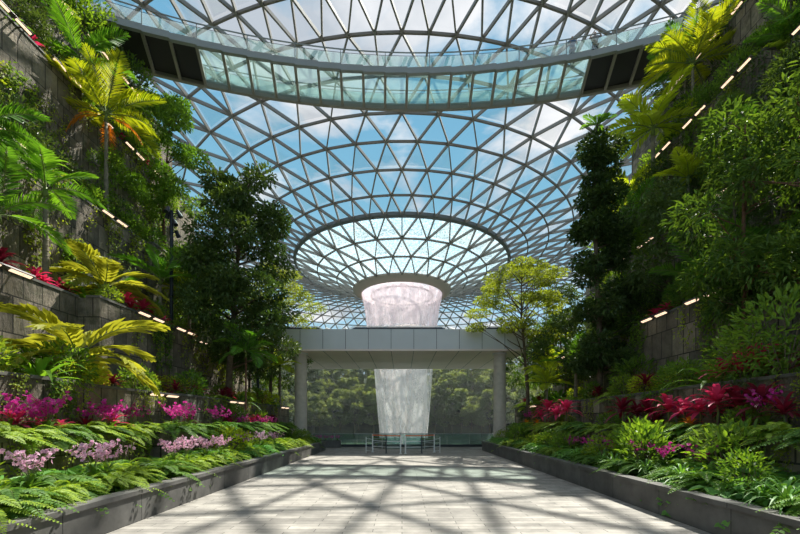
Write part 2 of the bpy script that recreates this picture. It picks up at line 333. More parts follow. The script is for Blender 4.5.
for i in range(len(RINGS)):
    N = RINGS[i][2]
    w = 0.14 if i < 9 else 0.13
    if i not in (0, 3):
        for k in range(N): rg.beam(ringpt(i, k), ringpt(i, (k+1) % N), 0.15, 0.20)
    if i+1 >= len(RINGS): break
    N2 = RINGS[i+1][2]; g = wet if i < 3 else pan
    up = Vector((0, 0, 0.26))
    if N2 == N:
        sh = 0.5 if (i % 2 == (0 if i < 3 else (1 if i < 9 else 1))) else 0
        # neighbours: the phase grows or falls by half a step
        p0 = ringpt(i, 0); q = sorted(range(-1, 2), key=lambda k: (ringpt(i+1, k % N)-p0).length)[:2]; q.sort()
        for k in range(N):
            a = ringpt(i, k); b = ringpt(i+1, (k+q[0]) % N); c = ringpt(i+1, (k+q[1]) % N); a2 = ringpt(i, (k+1) % N)
            dia(a, b); dia(a, c)
            g.add([a+up, b+up, c+up], [(0, 2, 1)]); g.add([a+up, c+up, a2+up], [(0, 1, 2)])
    else:
        # count doubles: each node fans out to three
        p0 = ringpt(i, 0); near = min(range(-3, 4), key=lambda k: (ringpt(i+1, k % N2)-p0).length)
        for k in range(N):
            a = ringpt(i, k); a2 = ringpt(i, (k+1) % N); cs = [ringpt(i+1, (2*k+near+j) % N2) for j in (-1, 0, 1)]
            for c in cs: dia(a, c)
            g.add([a+up, cs[0]+up, cs[1]+up], [(0, 2, 1)]); g.add([a+up, cs[1]+up, cs[2]+up], [(0, 2, 1)]); g.add([a+up, cs[2]+up, a2+up], [(0, 1, 2)])
struct('ceiling_lattice', lat, M['steel'], 'pale steel diagonal members of the glass dome')
struct('ceiling_rings', rg, M['ringsteel'], 'ring members of the glass dome')
struct('ceiling', pan, M['glass'], 'clear triangular glass panes of the dome')
struct('ceiling_funnel', wet, M['wetglass'], 'wet frosted panes of the inner funnel')
# the thicker rim of the funnel and the oculus collar
rm = MB(); rm.lathe([(15.35, 24.28), (15.75, 24.42), (15.75, 24.8), (15.35, 24.7), (15.35, 24.28)], 104, (CX, D)); struct('ceiling_rim', rm, M['rim'], 'dark ring beam round the funnel')
oc = MB(); oc.lathe([(6.02, 20.38), (6.4, 20.3), (7.25, 20.9), (7.35, 21.15), (6.9, 21.3), (6.02, 20.7), (6.02, 20.38)], 96, (CX, D))
M['collar'] = plain('oculus_collar', (0.46, 0.38, 0.31), 0.6)
struct('ceiling_oculus', oc, M['collar'], 'brown collar round the oculus', True)

# ------------------------------------------------------------------ the falling water
t = thing('waterfall', 'tall pinkish white column of water falling through the round roof opening', 'waterfall', (CX, D, 0))
prof_o = [(6.0, 20.55), (5.9, 19.8), (5.6, 18.3), (5.35, 16.5), (5.2, 15.0), (4.85, 12.5), (4.55, 10.0), (4.35, 8.0), (4.1, 5.0), (3.9, 2.0), (3.75, 0.0), (3.7, -3.4)]
b = MB(); b.lathe(prof_o[:5], 96); link('upper_curtain', b.mesh('upper_curtain', M['waterU'], True), t)
b = MB(); b.lathe(prof_o[4:], 96)
for v_ in b.v:
    a_ = np.arctan2(v_[:, 0]-CX, v_[:, 1]-D); k_ = 1+0.028*np.sin(a_*9+1)+0.02*np.sin(a_*23)+0.012*np.sin(a_*41+v_[:, 2]*0.3); v_[:, 0] = CX+(v_[:, 0]-CX)*k_; v_[:, 1] = D+(v_[:, 1]-D)*k_
link('lower_curtain', b.mesh('lower_curtain', M['waterL'], True), t)
b = MB(); b.lathe([(r*0.72, z) for r, z in prof_o], 72); link('inner_curtain', b.mesh('inner_curtain', M['waterI'], True), t)
b = MB(); b.lathe([(0.01, 20.55), (2.0, 20.5), (4.0, 20.4), (5.95, 20.25)], 64); link('water_dish', b.mesh('water_dish', M['waterU'], True), t)
b = MB(); b.lathe([(4.5, 20.2), (4.7, 20.2), (4.7, 20.36), (4.5, 20.36), (4.5, 20.2)], 64); link('spray_ring', b.mesh('spray_ring', M['dark']), t)

# ------------------------------------------------------------------ ground, valley
b = MB(); b.box(-4.4, 4.7, -6, 25.5, -0.3, 0.0)
b.box(-7.2, -4.4, 21.0, 25.5, -0.3, 0.0); b.box(4.7, 7.2, 21.0, 25.5, -0.3, 0.0)
struct('floor', b, M['floor'], 'pale stone paving of the walkway')
b = MB(); b.lathe([(9.5, -3.5), (24, -3.3), (33, -2.6)], 72, (CX, D)); 
b.lathe([(33, -2.6), (36, 0.5), (41, 4.0), (46, 8.5), (52, 13.0), (58, 15.0), (64, 14.8)], 72, (CX, D), a0=PI*0.38, a1=PI*1.62)
b.lathe([(64, -1.0), (180, -1.0)], 48, (CX, D))
b.box(-34, 34, 25.5, 34, -4.2, -3.4)
struct('ground', b, M['valley'], 'planted slope on the far side of the valley', True)
b = MB(); b.lathe([(0.01, -3.3), (9.6, -3.3)], 48, (CX, D)); struct('water', b, M['pool'], 'pool at the foot of the falling water')

mm = bpy.data.materials.new('mist'); mm.use_nodes = True; n_ = mm.node_tree.nodes; n_.clear()
vs_ = n_.new('ShaderNodeVolumeScatter'); vs_.inputs['Density'].default_value = 0.0011; vs_.inputs['Color'].default_value = (0.92, 0.95, 0.95, 1); vs_.inputs['Anisotropy'].default_value = 0.3
o_ = n_.new('ShaderNodeOutputMaterial'); mm.node_tree.links.new(vs_.outputs[0], o_.inputs['Volume'])
b = MB(); b.box(-34, 34, 33, 108, -3.2, 17); o = link('mist', b.mesh('mist', mm)); tag(o, 'thin mist hanging in the valley around the falling water', 'mist', kind='stuff')

# ------------------------------------------------------------------ terraces
# (distance of the wall face from the middle of the path, top height); index = tier
TI = [(4.2, 0.5), (6.0, 1.35), (7.2, 2.5), (9.3, 5.4), (11.8, 10.1), (13.6, 15.6), (15.5, 20.5), (17.6, 23.2)]
JOG = {(-1, 1): [(2, 6.7, 0.0), (6.7, 10.4, 0.45), (10.4, 22, 0.0)], (-1, 3): [(2, 12.1, 0.5), (12.1, 17.5, -0.15), (17.5, 25, 0.3)],
       (1, 1): [(2, 8, 0), (8, 12, 0.4), (12, 22, 0)], (1, 5): [(2, 15, 0.7), (15, 25, 0)], (-1, 4): [(2, 14.5, 0.0), (14.5, 19, 0.35), (19, 25, 0)],
       (-1, 5): [(2, 17, 0), (17, 25, 0.4)], (1, 3): [(2, 9.6, 0.3), (9.6, 16, -0.1), (16, 25, 0.3)], (1, 4): [(2, 17, 0.2), (17, 25, -0.1)],
       (-1, 2): [(2, 8.8, 0), (8.8, 13, 0.3), (13, 25, 0)], (1, 2): [(2, 11.2, 0.1), (11.2, 17, 0.35), (17, 25, 0)]}
def face(side, tier, y):
    X = TI[tier][0] + (0.2 if (side > 0 and tier == 0) else 0)
    for y0, y1, dx in JOG.get((side, tier), []):
        if y0 <= y < y1: X += dx
    return X*1.0
SN = {-1: 'left', 1: 'right'}
for sd in (-1, 1):
    for ti, (X, Z) in enumerate(TI):
        yend = 22 if ti < 2 else (25.5 if ti < 5 else 27)
        z0 = -0.3 if ti == 0 else TI[ti-1][1]-0.35
        segs = JOG.get((sd, ti), [(2, yend, 0)])
        for y0, y1, dx in segs:
            y1 = min(y1 if y1 < 22 else yend, yend)
            f = face(sd, ti, y0+0.01)
            th = 0.22 if ti == 0 else 1.1
            b = MB(); xs = sorted((sd*f, sd*(f+th)))
            b.box(xs[0], xs[1], y0, y1, z0, Z-0.07)
            if ti: # side cheek where a section stands proud
                pass
            xs = sorted((sd*(f-0.03), sd*(f+min(th, 0.4))))
            b.box(xs[0], xs[1], y0-0.03, y1, Z-0.07, Z, 1)
            struct('wall_'+SN[sd], b, [M['kerb'] if ti == 0 else M['stone'], M['kerb'] if ti == 0 else M['coping']])
        nx = TI[ti+1][0]+1.2 if ti+1 < len(TI) else X+8
        b = MB(); xs = sorted((sd*(X+(0.4 if ti == 0 else 0.9)), sd*nx)); b.box(xs[0], xs[1], 1.5, yend-0.02, z0-0.3, Z-0.1)
        struct('ground_soil', b, M['soil'])

# ------------------------------------------------------------------ the portal
YP = 22.0; YB = 29.7
p = thing('entrance_canopy', 'long flat grey panelled canopy spanning the end of the walkway', 'canopy', (0, YP, 5.45))
b = MB(); b.box(-6.85, 6.9, 0.02, YB-YP, 0.03, 1.15, 0)
b.box(-6.85, 6.9, -0.03, 0.02, 0.1, 1.2, 0)
for k in range(12):
    x = -6.85+13.75*k/11
    b.box(x-0.012, x+0.012, -0.036, -0.03, 0.1, 1.2, 1)
    b.box(x-0.012, x+0.012, 0.05, YB-YP-0.1, 0.005, 0.03, 1)
link('fascia', b.mesh('fascia', [M['panel'], M['joint']]), p)
b = MB(); b.box(-6.85, 6.9, 0.0, YB-YP, 0.008, 0.03); b.box(-6.87, 6.92, -0.06, 0.02, 0.0, 0.10)
link('soffit', b.mesh('soffit', M['soffit']), p)
for x in (-5.75, 5.55):
    o = thing('round_pillar', 'smooth round concrete pillar under the %s end of the canopy' % ('left' if x < 0 else 'right'), 'pillar', (x, YP+0.75, 0), group='canopy pillars')
    b = MB(); b.tube([(0, 0, 0), (0, 0, 5.38)], 0.34, 28); link('shaft', b.mesh('shaft', M['pillar'], False), o)
    b = MB(); b.tube([(0, 0, 5.36), (0, 0, 5.46)], 0.40, 28); link('collar', b.mesh('collar', M['panel']), o)
for x0, x1, lb in ((-2.95, 2.55, 'long dark rounded skylight hood in the middle of the canopy top'), (-7.0, -4.45, 'dark rounded skylight hood at the left end of the canopy top'), (4.55, 7.0, 'dark rounded skylight hood at the right end of the canopy top')):
    o = thing('skylight_hood', lb, 'skylight', ((x0+x1)/2, YP+0.5, 6.6), group='skylight hoods'); w = (x1-x0)/2
    b = MB()
    sec = [(-w, 0), (-w+0.06, 0.16), (-w+0.3, 0.27), (w-0.3, 0.27), (w-0.06, 0.16), (w, 0)]
    vs = [(x, y, z) for y in (0, 1.4) for x, z in sec]; n_ = len(sec)
    b.add(vs, [tuple(range(n_)), tuple(range(2*n_-1, n_-1, -1))]+[(i, i+n_, i+n_+1, i+1) for i in range(n_-1)])
    link('hood', b.mesh('hood', M['dark']), o)
    b = MB()
    for i in range(n_-1): b.beam((sec[i][0]*1.02, -0.02, sec[i][1]+0.03), (sec[i+1][0]*1.02, -0.02, sec[i+1][1]+0.03), 0.05, 0.04)
    for s_ in (-1, 1): b.tube([(s_*w, -0.02, 0.02), (s_*(w+0.2), 0, 0.22), (s_*(w+0.55), 0, 0.10), (s_*(w+0.7), 0, 0.02)], 0.04, 6)
    link('trim', b.mesh('trim', M['white']), o)

# glass balustrade at the edge of the valley
o = thing('glass_balustrade', 'low glass balustrade with a dark base along the valley edge', 'balustrade', (0, 24.9, 0))
b = MB()
for k in range(10): x0 = -7.0+1.4*k; b.box(x0+0.02, x0+1.38, 0, 0.02, 0.14, 0.80)
link('glass_panel', b.mesh('glass_panel', M['balglass']), o)
b = MB(); b.box(-7.05, 7.05, -0.05, 0.07, 0, 0.15); link('base_channel', b.mesh('base_channel', M['dark']), o)
b = MB(); b.box(-7.05, 7.05, -0.015, 0.035, 0.79, 0.83); link('top_rail', b.mesh('top_rail', M['bridge']), o)
# queue barrier in front of it
o = thing('queue_barrier', 'low steel and glass barrier with an orange top rail before the waterfall', 'barrier', (0.05, 19.6, 0))
pts = [(-1.55, 0.9), (-0.83, 0.1), (-0.12, 0), (0.12, 0), (0.92, 0.1), (1.6, 0.9)]
for i, (x, y) in enumerate(pts):
    b = MB(); b.box(-0.03, 0.03, -0.03, 0.03, 0, 0.92); b.box(-0.07, 0.07, -0.07, 0.07, 0, 0.02); link('post', b.mesh('post', M['white'] if i in (0, 2, 3, 5) else M['dark']), o, (x, y, 0))
for (x0, y0), (x1, y1) in ((pts[0], pts[1]), (pts[1], pts[2]), (pts[3], pts[4]), (pts[4], pts[5])):
    b = MB(); b.beam((x0, y0, 0.88), (x1, y1, 0.88), 0.07, 0.05); link('top_rail', b.mesh('top_rail', M['orange']), o)
    b = MB(); b.beam((x0, y0, 0.32), (x1, y1, 0.32), 0.02, 0.03); b.beam((x0, y0, 0.60), (x1, y1, 0.60), 0.02, 0.03); link('mid_rail', b.mesh('mid_rail', M['white']), o)
    b = MB(); b.beam((x0, y0, 0.5), (x1, y1, 0.5), 0.012, 0.55); link('glass_panel', b.mesh('glass_panel', M['balglass']), o)
for s_ in (-1, 1):
    b = MB()
    for k in range(4): b.beam((s_*1.6, 0.95, 0.06+0.2*k), (s_*1.85, 0.45, 0.12+0.2*k), 0.02, 0.02)
    b.beam((s_*1.85, 0.45, 0), (s_*1.85, 0.45, 0.8), 0.03, 0.03, (0, 1, 0)); link('side_rail', b.mesh('side_rail', M['white']), o)

# ------------------------------------------------------------------ the bridge
ZB = 23.0; BR = 45.0; BX = 1.0; BY = 24.5-BR; BW = 2.8
def bp(a, r, z): return Vector((BX+r*math.sin(a), BY+r*math.cos(a), z))
br = thing('footbridge', 'curved grey footbridge with a glass floor crossing high overhead', 'bridge', (BX, 24.5, ZB))
def blink(name, mb, mats):
    me = mb.mesh(name, mats); me.transform(Matrix.Translation((-BX, -24.5, -ZB))); return link(name, me, br)
A0, A1, NB = -0.405, 0.375, 26
ang = [A0+(A1-A0)*k/NB for k in range(NB+1)]
b = MB()
for i in range(NB): b.beam(bp(ang[i], BR, ZB-0.02), bp(ang[i+1], BR, ZB+0.04), 0.22, 0.36)
blink('near_beam', b, M['bridge'])
b = MB()
for i in range(NB): b.beam(bp(ang[i], BR+BW, ZB-0.02), bp(ang[i+1], BR+BW, ZB-0.02), 0.22, 0.40)
blink('far_beam', b, M['bridgetan'])
for i in range(NB+1):
    b = MB(); b.beam(bp(ang[i], BR+0.08, ZB-0.12), bp(ang[i], BR+BW-0.08, ZB-0.12), 0.16, 0.16); blink('cross_beam', b, M['bridgetan'])
for i in range(NB):
    q = [bp(ang[i], BR+0.1, ZB), bp(ang[i+1], BR+0.1, ZB), bp(ang[i+1], BR+BW-0.1, ZB), bp(ang[i], BR+BW-0.1, ZB)]
    b = MB(); vs = q+[v+Vector((0, 0, 0.05)) for v in q]; b.add(vs, [(3, 2, 1, 0), (4, 5, 6, 7), (0, 1, 5, 4), (1, 2, 6, 5), (2, 3, 7, 6), (3, 0, 4, 7)])
    dk = i < 4 or i > NB-6
    blink('dark_deck_panel' if dk else 'glass_floor_panel', b, M['louver'] if dk else M['bglass'])
for r, nm in ((BR, 'near'), (BR+BW, 'far')):
    b = MB()
    for i in range(NB):
        b.beam(bp(ang[i], r, ZB+1.15), bp(ang[i+1], r, ZB+1.15), 0.05, 0.05); b.beam(bp(ang[i], r, ZB+0.95), bp(ang[i+1], r, ZB+0.95), 0.02, 0.02)
    blink('handrail', b, M['bridge'])
    b = MB()
    for i in range(NB): b.beam(bp(ang[i], r, ZB+0.6), bp(ang[i+1], r, ZB+0.6), 0.012, 0.62)
    blink('balustrade_glass', b, M['balglass'])
    for i in range(0, NB+1, 2):
        b = MB(); b.beam(bp(ang[i], r, ZB+0.1), bp(ang[i], r, ZB+1.15), 0.04, 0.04, (0, 1, 0)); blink('baluster', b, M['bridge'])

# people on the bridge
def skinned(name, chains, mat, parent, lvl=1):
    me = bpy.data.meshes.new(name); vs = []; es = []; rs = []
    for ch in chains:
        start = ch[0]
        if isinstance(start, int): prev = start; body = ch[1:]
        else: prev = None; body = ch
        for p_, r_ in body:
            vs.append(p_); rs.append(r_)
            if prev is not None: es.append((prev, len(vs)-1))
            prev = len(vs)-1
    me.from_pydata(vs, es, []); o = link(name, me, parent)
    md = o.modifiers.new('skin', 'SKIN'); md.use_smooth_shade = True
    sv = me.skin_vertices[0].data
    for i, r_ in enumerate(rs): sv[i].radius = (r_, r_)
    sv[0].use_root = True
    sb = o.modifiers.new('sub', 'SUBSURF'); sb.levels = lvl; sb.render_levels = lvl
    me.materials.append(mat); return o
def person(loc, rz, label, shirt, raised):
    t = thing('person', label, 'person', loc, rz)
    # pelvis 0, chest 2, neck 3 ; the figure faces -Y
    def arm(s, grow=0.0, full=True):
        sh = (0.19*s, 0, 1.36)
        if raised: el, wr, tip = (0.33*s, -0.16, 1.22), (0.14*s, -0.26, 1.44), (0.08*s, -0.28, 1.50)
        else: el, wr, tip = (0.27*s, -0.06, 1.10), (0.20*s, -0.27, 1.04), (0.18*s, -0.33, 1.03)
        c = [(sh, 0.058+grow), (tuple((a+b_)/2 for a, b_ in zip(sh, el)), 0.046+grow), (el, 0.038+grow)]
        if full: c += [(wr, 0.026), (tip, 0.032)]
        return c, wr, tip
    ch = [[((0, 0, 0.93), 0.13), ((0, 0, 1.12), 0.115), ((0, 0, 1.32), 0.13), ((0, 0, 1.43), 0.06), ((0, -0.01, 1.49), 0.052), ((0, -0.015, 1.57), 0.082), ((0, -0.01, 1.65), 0.07)]]
    n = 7
    for s_ in (-1, 1):
        ch.append([0, ((0.09*s_, 0, 0.85), 0.085), ((0.10*s_, -0.01, 0.48), 0.055), ((0.10*s_, 0.01, 0.09), 0.036), ((0.11*s_, -0.12, 0.03), 0.03)]); n += 4
    for s_ in (-1, 1):
        c, wr, tip = arm(s_); ch.append([2]+c); base = n+4; n += 5
        d = Vector(tip)-Vector(wr); d.normalize(); sdv = d.cross(Vector((1, 0, 0))).normalized()
        for k in range(5):
            a = Vector(tip)+sdv*(k-2)*0.017; ln = [0.05, 0.065, 0.07, 0.065, 0.05][k]
            ch.append([base, (tuple(a+d*0.03), 0.009), (tuple(a+d*(0.03+ln)), 0.008)]); n += 2
    skinned('body', ch, M['skin'], t)
    sc = [[((0, 0, 0.90), 0.175), ((0, 0, 1.10), 0.16), ((0, 0, 1.33), 0.175), ((0, 0, 1.40), 0.085)]]
    for s_ in (-1, 1): sc.append([2]+arm(s_, 0.014, False)[0])
    skinned('shirt', sc, shirt, t)
    tr = [[((0, 0, 0.92), 0.145)]]
    for s_ in (-1, 1): tr.append([0, ((0.09*s_, 0, 0.82), 0.10), ((0.10*s_, -0.01, 0.48), 0.07), ((0.10*s_, 0.01, 0.12), 0.05)])
    skinned('trousers', tr, M['trousers'], t)
    skinned('hair', [[((0, 0.035, 1.60), 0.083), ((0, 0.02, 1.67), 0.078)], ], M['hair'], t)
    b = MB()
    b.tube([(0, -0.09, 1.585), (0, -0.118, 1.555), (0, -0.105, 1.545)], [0.008, 0.016, 0.012], 6); link('nose', b.mesh('nose', M['skin']), t)
    for s_ in (-1, 1):
        b = MB(); b.box(0.03*s_-0.012, 0.03*s_+0.012, -0.098, -0.088, 1.585, 1.597); link('eye', b.mesh('eye', M['hair']), t)
    b = MB(); b.box(-0.022, 0.022, -0.098, -0.088, 1.515, 1.523); link('mouth', b.mesh('mouth', M['orange']), t)
for px, lb, sh, rs in ((576, 'person in a blue shirt leaning on the bridge rail', M['shirtblue'], False), (597, 'person in grey holding both hands up to the face on the bridge', M['shirtgrey'], True)):
    X = (px-402)/F*23.3; a = math.asin((X-BX)/BR); q = bp(a, BR+0.5, ZB+0.05); person(q, -a, lb, sh, rs)

# ------------------------------------------------------------------ strip lamps along the terraces
hs = MB(); hs.box(-0.07, 0.07, 0, 1.5, 0.0, 0.05); hs = hs.mesh('housing', M['bar'])
ln = MB(); ln.box(-0.042, 0.042, 0, 0.56, -0.02, 0.0); ln = ln.mesh('lens', M['lens'])
armm = MB(); armm.box(-0.02, 0.02, -0.02, 0.02, -0.02, 0.04); armm.box(0.0, 0.42, -0.02, 0.02, 0.01, 0.04); armm = armm.mesh('bracket', M['bar'])
TN = ['kerb planter', 'low stone planter', 'second stone terrace', 'third stone terrace', 'fourth stone terrace', 'fifth stone terrace', 'sixth stone terrace', 'top terrace']
def stretch(y, lo, hi):
    u = (y-lo)/(hi-lo); return 'nearest stretch' if u < 0.25 else 'near middle stretch' if u < 0.5 else 'far middle stretch' if u < 0.75 else 'farthest stretch'
for sd in (-1, 1):
    for ti in range(2, 7):
        X, Z = TI[ti]; y = X*0.98*0.97; k = 0
        while y < 23.0:
            f = face(sd, ti, y+0.7)
            if abs(face(sd, ti, y+0.05)-face(sd, ti, y+1.45)) < 0.05 and not (ti == 2 and (k > 5 or random.random() < .5)):
                o = thing('strip_lamp', 'twin strip lamp, %s from the near end, edge of %s %s' % (['first','second','third','fourth','fifth','sixth','seventh','eighth','ninth','tenth'][min(k, 9)], SN[sd], TN[ti]), 'lamp', (sd*(f-0.28), y, Z-0.12), group='strip lamps along the %s %s' % (SN[sd], TN[ti]))
                tilt = Euler((0, sd*0.5, 0))
                link('housing', hs, o, rot=tilt); link('lens', ln, o, (0, 0.07, 0), tilt); link('lens', ln, o, (0, 0.87, 0), tilt)
                for yy in (0.3, 1.2): link('bracket', armm, o, (0, yy, 0), (0, 0, 0 if sd > 0 else PI))
                k += 1
            y += 2.3
# lamp posts
def post(loc, h, mat, label, heads):
    o = thing('lamp_post', label, 'lamp post', loc)
    b = MB(); b.tube([(0, 0, 0), (0, 0, h)], 0.075, 12); b.tube([(0, 0, 0), (0, 0, 0.05)], 0.16, 12); link('pole', b.mesh('pole', mat, False), o)
    for k, (z, a) in enumerate(heads):
        b = MB(); d = Vector((math.cos(a), math.sin(a), 0)); c = Vector((0, 0, z))
        b.tube([c, c+d*0.25], 0.025, 6); e = c+d*0.3; q = Vector((d.x*0.5, d.y*0.5, -0.85))
        b.tube([e-q*0.16, e+q*0.02, e+q*0.16], [0.07, 0.09, 0.10], 12); link('spotlight', b.mesh('spotlight', M['dark']), o)
post((-10.2, 17.7, 5.3), 5.6, M['dark'], 'dark lamp post with spotlights rising from the left third stone terrace', [(5.5, 0.3), (5.5, 2.6), (5.0, -0.6), (4.7, 1.2), (5.5, -1.6)])
post((-8.0, 22.2, 2.4), 2.8, M['postblue'], 'slate blue post between the trunks near the left end of the canopy', [(2.7, -0.5), (2.7, 2.5)])

# ================================================================== plants
def perp(v): return np.cross(v, rng.normal(size=v.shape))
def frond_mesh(name, L=2.4, n=26, ll=0.62, lw=0.05, arch=0.55, mat=None, stalk=0.18, vee=0.35, forward=0.75, dr=0.25):
    """a pinnate frond along +X, base at the origin, rising then arching over"""
    b = MB(); T = np.linspace(0, 1, 15)
    def pos(t): return np.stack([L*(t-0.10*t*t*arch), 0*t, L*(0.38*arch*t-0.72*arch*t*t)], -1)
    P = pos(T); b.tube([tuple(p) for p in P], [0.022*L/2.4*(1-0.85*t)+0.002 for t in T], 5)
    for s_ in (-1, 1):
        t = np.linspace(stalk, 0.99, n); c = pos(t); tn = pos(t+0.01)-c; tn /= np.linalg.norm(tn, axis=1, keepdims=True)
        sd = np.array([[0, s_, 0.0]]); up = np.cross(tn, np.array([0, 1.0, 0])); up *= np.sign(up[:, 2:3]+1e-9)
        prof = np.sin(np.clip(0.12+0.88*(t-stalk)/(1-stalk), 0, 1)*PI*0.86+0.22)
        d = tn*(forward+0.5*t[:, None]**3) + sd*1.0 + up*vee + rng.normal(size=c.shape)*0.07
        b.leaves(c, d, up+rng.normal(size=c.shape)*0.1, ll*np.clip(prof, 0.25, 1)*(1+rng.normal(size=n)*0.06), lw, 0.2, dr, 1)
    return b.mesh(name, [M['stalk'], mat])
FR = {}
for nm, mt in (('palm', LEAF['palm']), ('ypalm', LEAF['ypalm'])):
    FR[nm] = [frond_mesh('palm_frond', 2.4, 30, 0.66, 0.055, a, mt, 0.14, v) for a, v in ((0.55, 0.4), (0.85, 0.3), (0.35, 0.5))]
FR['orange'] = [frond_mesh('dry_frond', 2.2, 24, 0.5, 0.05, 1.0, LEAF['orange'], 0.14, 0.1)]
FR['short'] = [frond_mesh('palm_frond', 1.5, 16, 0.50, 0.085, a, LEAF['palm'], 0.1, 0.4, 1.0) for a in (0.5, 0.8)]
FR['shorty'] = [frond_mesh('palm_frond', 1.5, 16, 0.50, 0.085, a, LEAF['lime'], 0.1, 0.4, 1.0) for a in (0.5, 0.8)]
def pleated_mesh():
    b = MB(); L = 1.55; nu, nv = 13, 15; vs = []
    for i in range(nu):
        t = i/(nu-1)
        for j in range(nv):
            v = (j-(nv-1)/2)/((nv-1)/2)
            # outline: broad wedge, split end
            w = 0.46*math.sin(min(1, 0.08+t*1.02)*PI*0.62)
            x = 0.28+(L-0.28)*t*(1-0.20*(1-abs(v))*t) + 0.05*(j % 2)*t
            z = 0.40*x-0.27*x*x+0.035*(1 if j % 2 else -1)*(0.3+t) + 0.18*abs(v)*w*2*(1-t)
            vs.append((x+abs(v)*0.10*t, v*w*(1+0.35*t), z))
    fs = [(i*nv+j, (i+1)*nv+j, (i+1)*nv+j+1, i*nv+j+1) for i in range(nu-1) for j in range(nv-1) if not (i > 8 and j in (6, 7))]
    b.add(vs, fs, 1)
    b.tube([(0, 0, 0), (0.28, 0, 0.11), (0.7, 0, 0.13), (1.1, 0, 0.10)], [0.025, 0.02, 0.014, 0.006], 6)
    return b.mesh('pleated_leaf', [M['stalk'], LEAF['pleat']])
PL = frond_mesh('pleated_leaf', 1.75, 13, 0.62, 0.17, 1.05, LEAF['pleat'], 0.2, 0.18, 1.25, 0.2)

def palm(loc, trunk_h, nf, kind, label, sc=1.0, elev=(0.1, 1.15), name='palm_tree', cat='palm', r=0.07, lean=(0, 0), extra=None, bark=None):
    o = thing(name, label, cat, loc, random.uniform(0, 6.28) if lean == (0, 0) else 0)
    tx, ty = lean
    if trunk_h > 0.05:
        b = MB(); pts = [(tx*t*t, ty*t*t, -0.1+(trunk_h+0.1)*t) for t in np.linspace(0, 1, 9)]
        b.tube(pts, [r*(1.35-0.5*t) for t in np.linspace(0, 1, 9)], 10)
        for k in range(int(trunk_h/0.16)):
            t = (k+0.5)*0.16/trunk_h; b.tube([(tx*t*t, ty*t*t, trunk_h*t-0.01), (tx*t*t, ty*t*t, trunk_h*t+0.012)], r*(1.42-0.5*t), 10)
        link('trunk', b.mesh('trunk', bark or M['barkpalm'], True), o)
        b = MB(); b.tube([(tx, ty, trunk_h-0.05), (tx*1.05, ty*1.05, trunk_h+0.35*sc)], [r*1.25, r*0.5], 10); link('crownshaft', b.mesh('crownshaft', M['stalk'], True), o)
    for k in range(nf):
        u = k/max(1, nf-1); az = k*2.399+random.uniform(-0.25, 0.25); e = elev[1]+(elev[0]-elev[1])*u+random.uniform(-0.08, 0.08)
        fm = PL if kind == 'pleat' else random.choice(FR[kind])
        s = sc*random.uniform(0.86, 1.08)
        link('frond', fm, o, (tx, ty, trunk_h+(0.22*sc if trunk_h > 0.05 else 0.02)), (random.uniform(-0.3, 0.3), -e, az), s)
    if extra:
        for k in range(extra[1]):
            link('dry_frond', FR[extra[0]][0], o, (tx, ty, trunk_h+0.1), (0, 0.15+random.uniform(0, 0.25), random.uniform(0, 6.28)), sc*0.8)['label'] = 'orange brown dying frond'
    return o

def fern_mesh(name, mat, nf=18, L=0.75, n=17, ll=0.11, lw=0.034, seed=0, wide=False):
    b = MB()
    for k in range(nf):
        az = k*2.399+random.uniform(-.3, .3); el = 1.3-1.0*(k/nf)+random.uniform(-.1, .1); Lf = L*random.uniform(0.75, 1.1)
        t = np.linspace(0.12, 1, n)
        ca, sa = math.cos(az), math.sin(az)
        def pos(t):
            x = Lf*t*math.cos(el)+Lf*0.25*t*t; z = Lf*t*math.sin(el)-Lf*(0.55+0.25*math.sin(el))*t*t
            return np.stack([x*ca, x*sa, z+0.03], -1)
        c = pos(t); tn = pos(t+0.01)-c; tn /= np.linalg.norm(tn, axis=1, keepdims=True)
        sdv = np.array([[-sa, ca, 0.0]]); up = np.cross(tn, sdv); up *= np.sign(up[:, 2:3]+1e-9)
        b.tube([tuple(p) for p in pos(np.array([0, .25, .5, .75, 1.0]))], [0.006, 0.005, 0.004, 0.003, 0.001], 3)
        prof = np.sin(np.clip(t*0.86+0.12, 0, 1)*PI)**0.7 if not wide else np.sin(np.clip(t*0.8+0.1, 0, 1)*PI)
        for s_ in (-1, 1):
            d = tn*(0.35 if not wide else 0.8)+sdv*s_+up*0.12+rng.normal(size=c.shape)*0.05
            b.leaves(c, d, up+rng.normal(size=c.shape)*0.12, ll*np.clip(prof, 0.15, 1), lw, 0.15, 0.25, 1)
    return b.mesh(name, [M['stalk'], mat])
def strap_mesh(name, mats, nl=22, L=0.7, W=0.06, stem=0.0, el=(0.15, 1.4), nseg=6, droop=0.55):
    b = MB()
    if stem: b.tube([(0, 0, -0.05), (0.02, 0, stem*0.5), (0, 0.01, stem)], [0.022, 0.018, 0.014], 6)
    for k in range(nl):
        az = k*2.399+random.uniform(-.2, .2); e = el[1]+(el[0]-el[1])*k/nl+random.uniform(-.08, .08); Lf = L*random.uniform(.8, 1.1)
        vs = []; ca, sa = math.cos(az), math.sin(az)
        for i in range(nseg+1):
            t = i/nseg; w = W*(math.sin(min(1, t*0.9+0.12)*PI)**0.6)*0.5 if i < nseg else 0.001
            x = Lf*t*math.cos(e)+Lf*0.2*t*t; z = stem*(1-0.25*k/nl)+Lf*t*math.sin(e)-Lf*droop*t*t*t
            for q in (-1, 0, 1): vs.append((x*ca-sa*w*q, x*sa+ca*w*q, z+(0.25*w if q else 0)))
        fs = [(i*3+j, (i+1)*3+j, (i+1)*3+j+1, i*3+j+1) for i in range(nseg) for j in (0, 1)]
        b.add(vs, fs, 1)
    return b.mesh(name, mats, True)
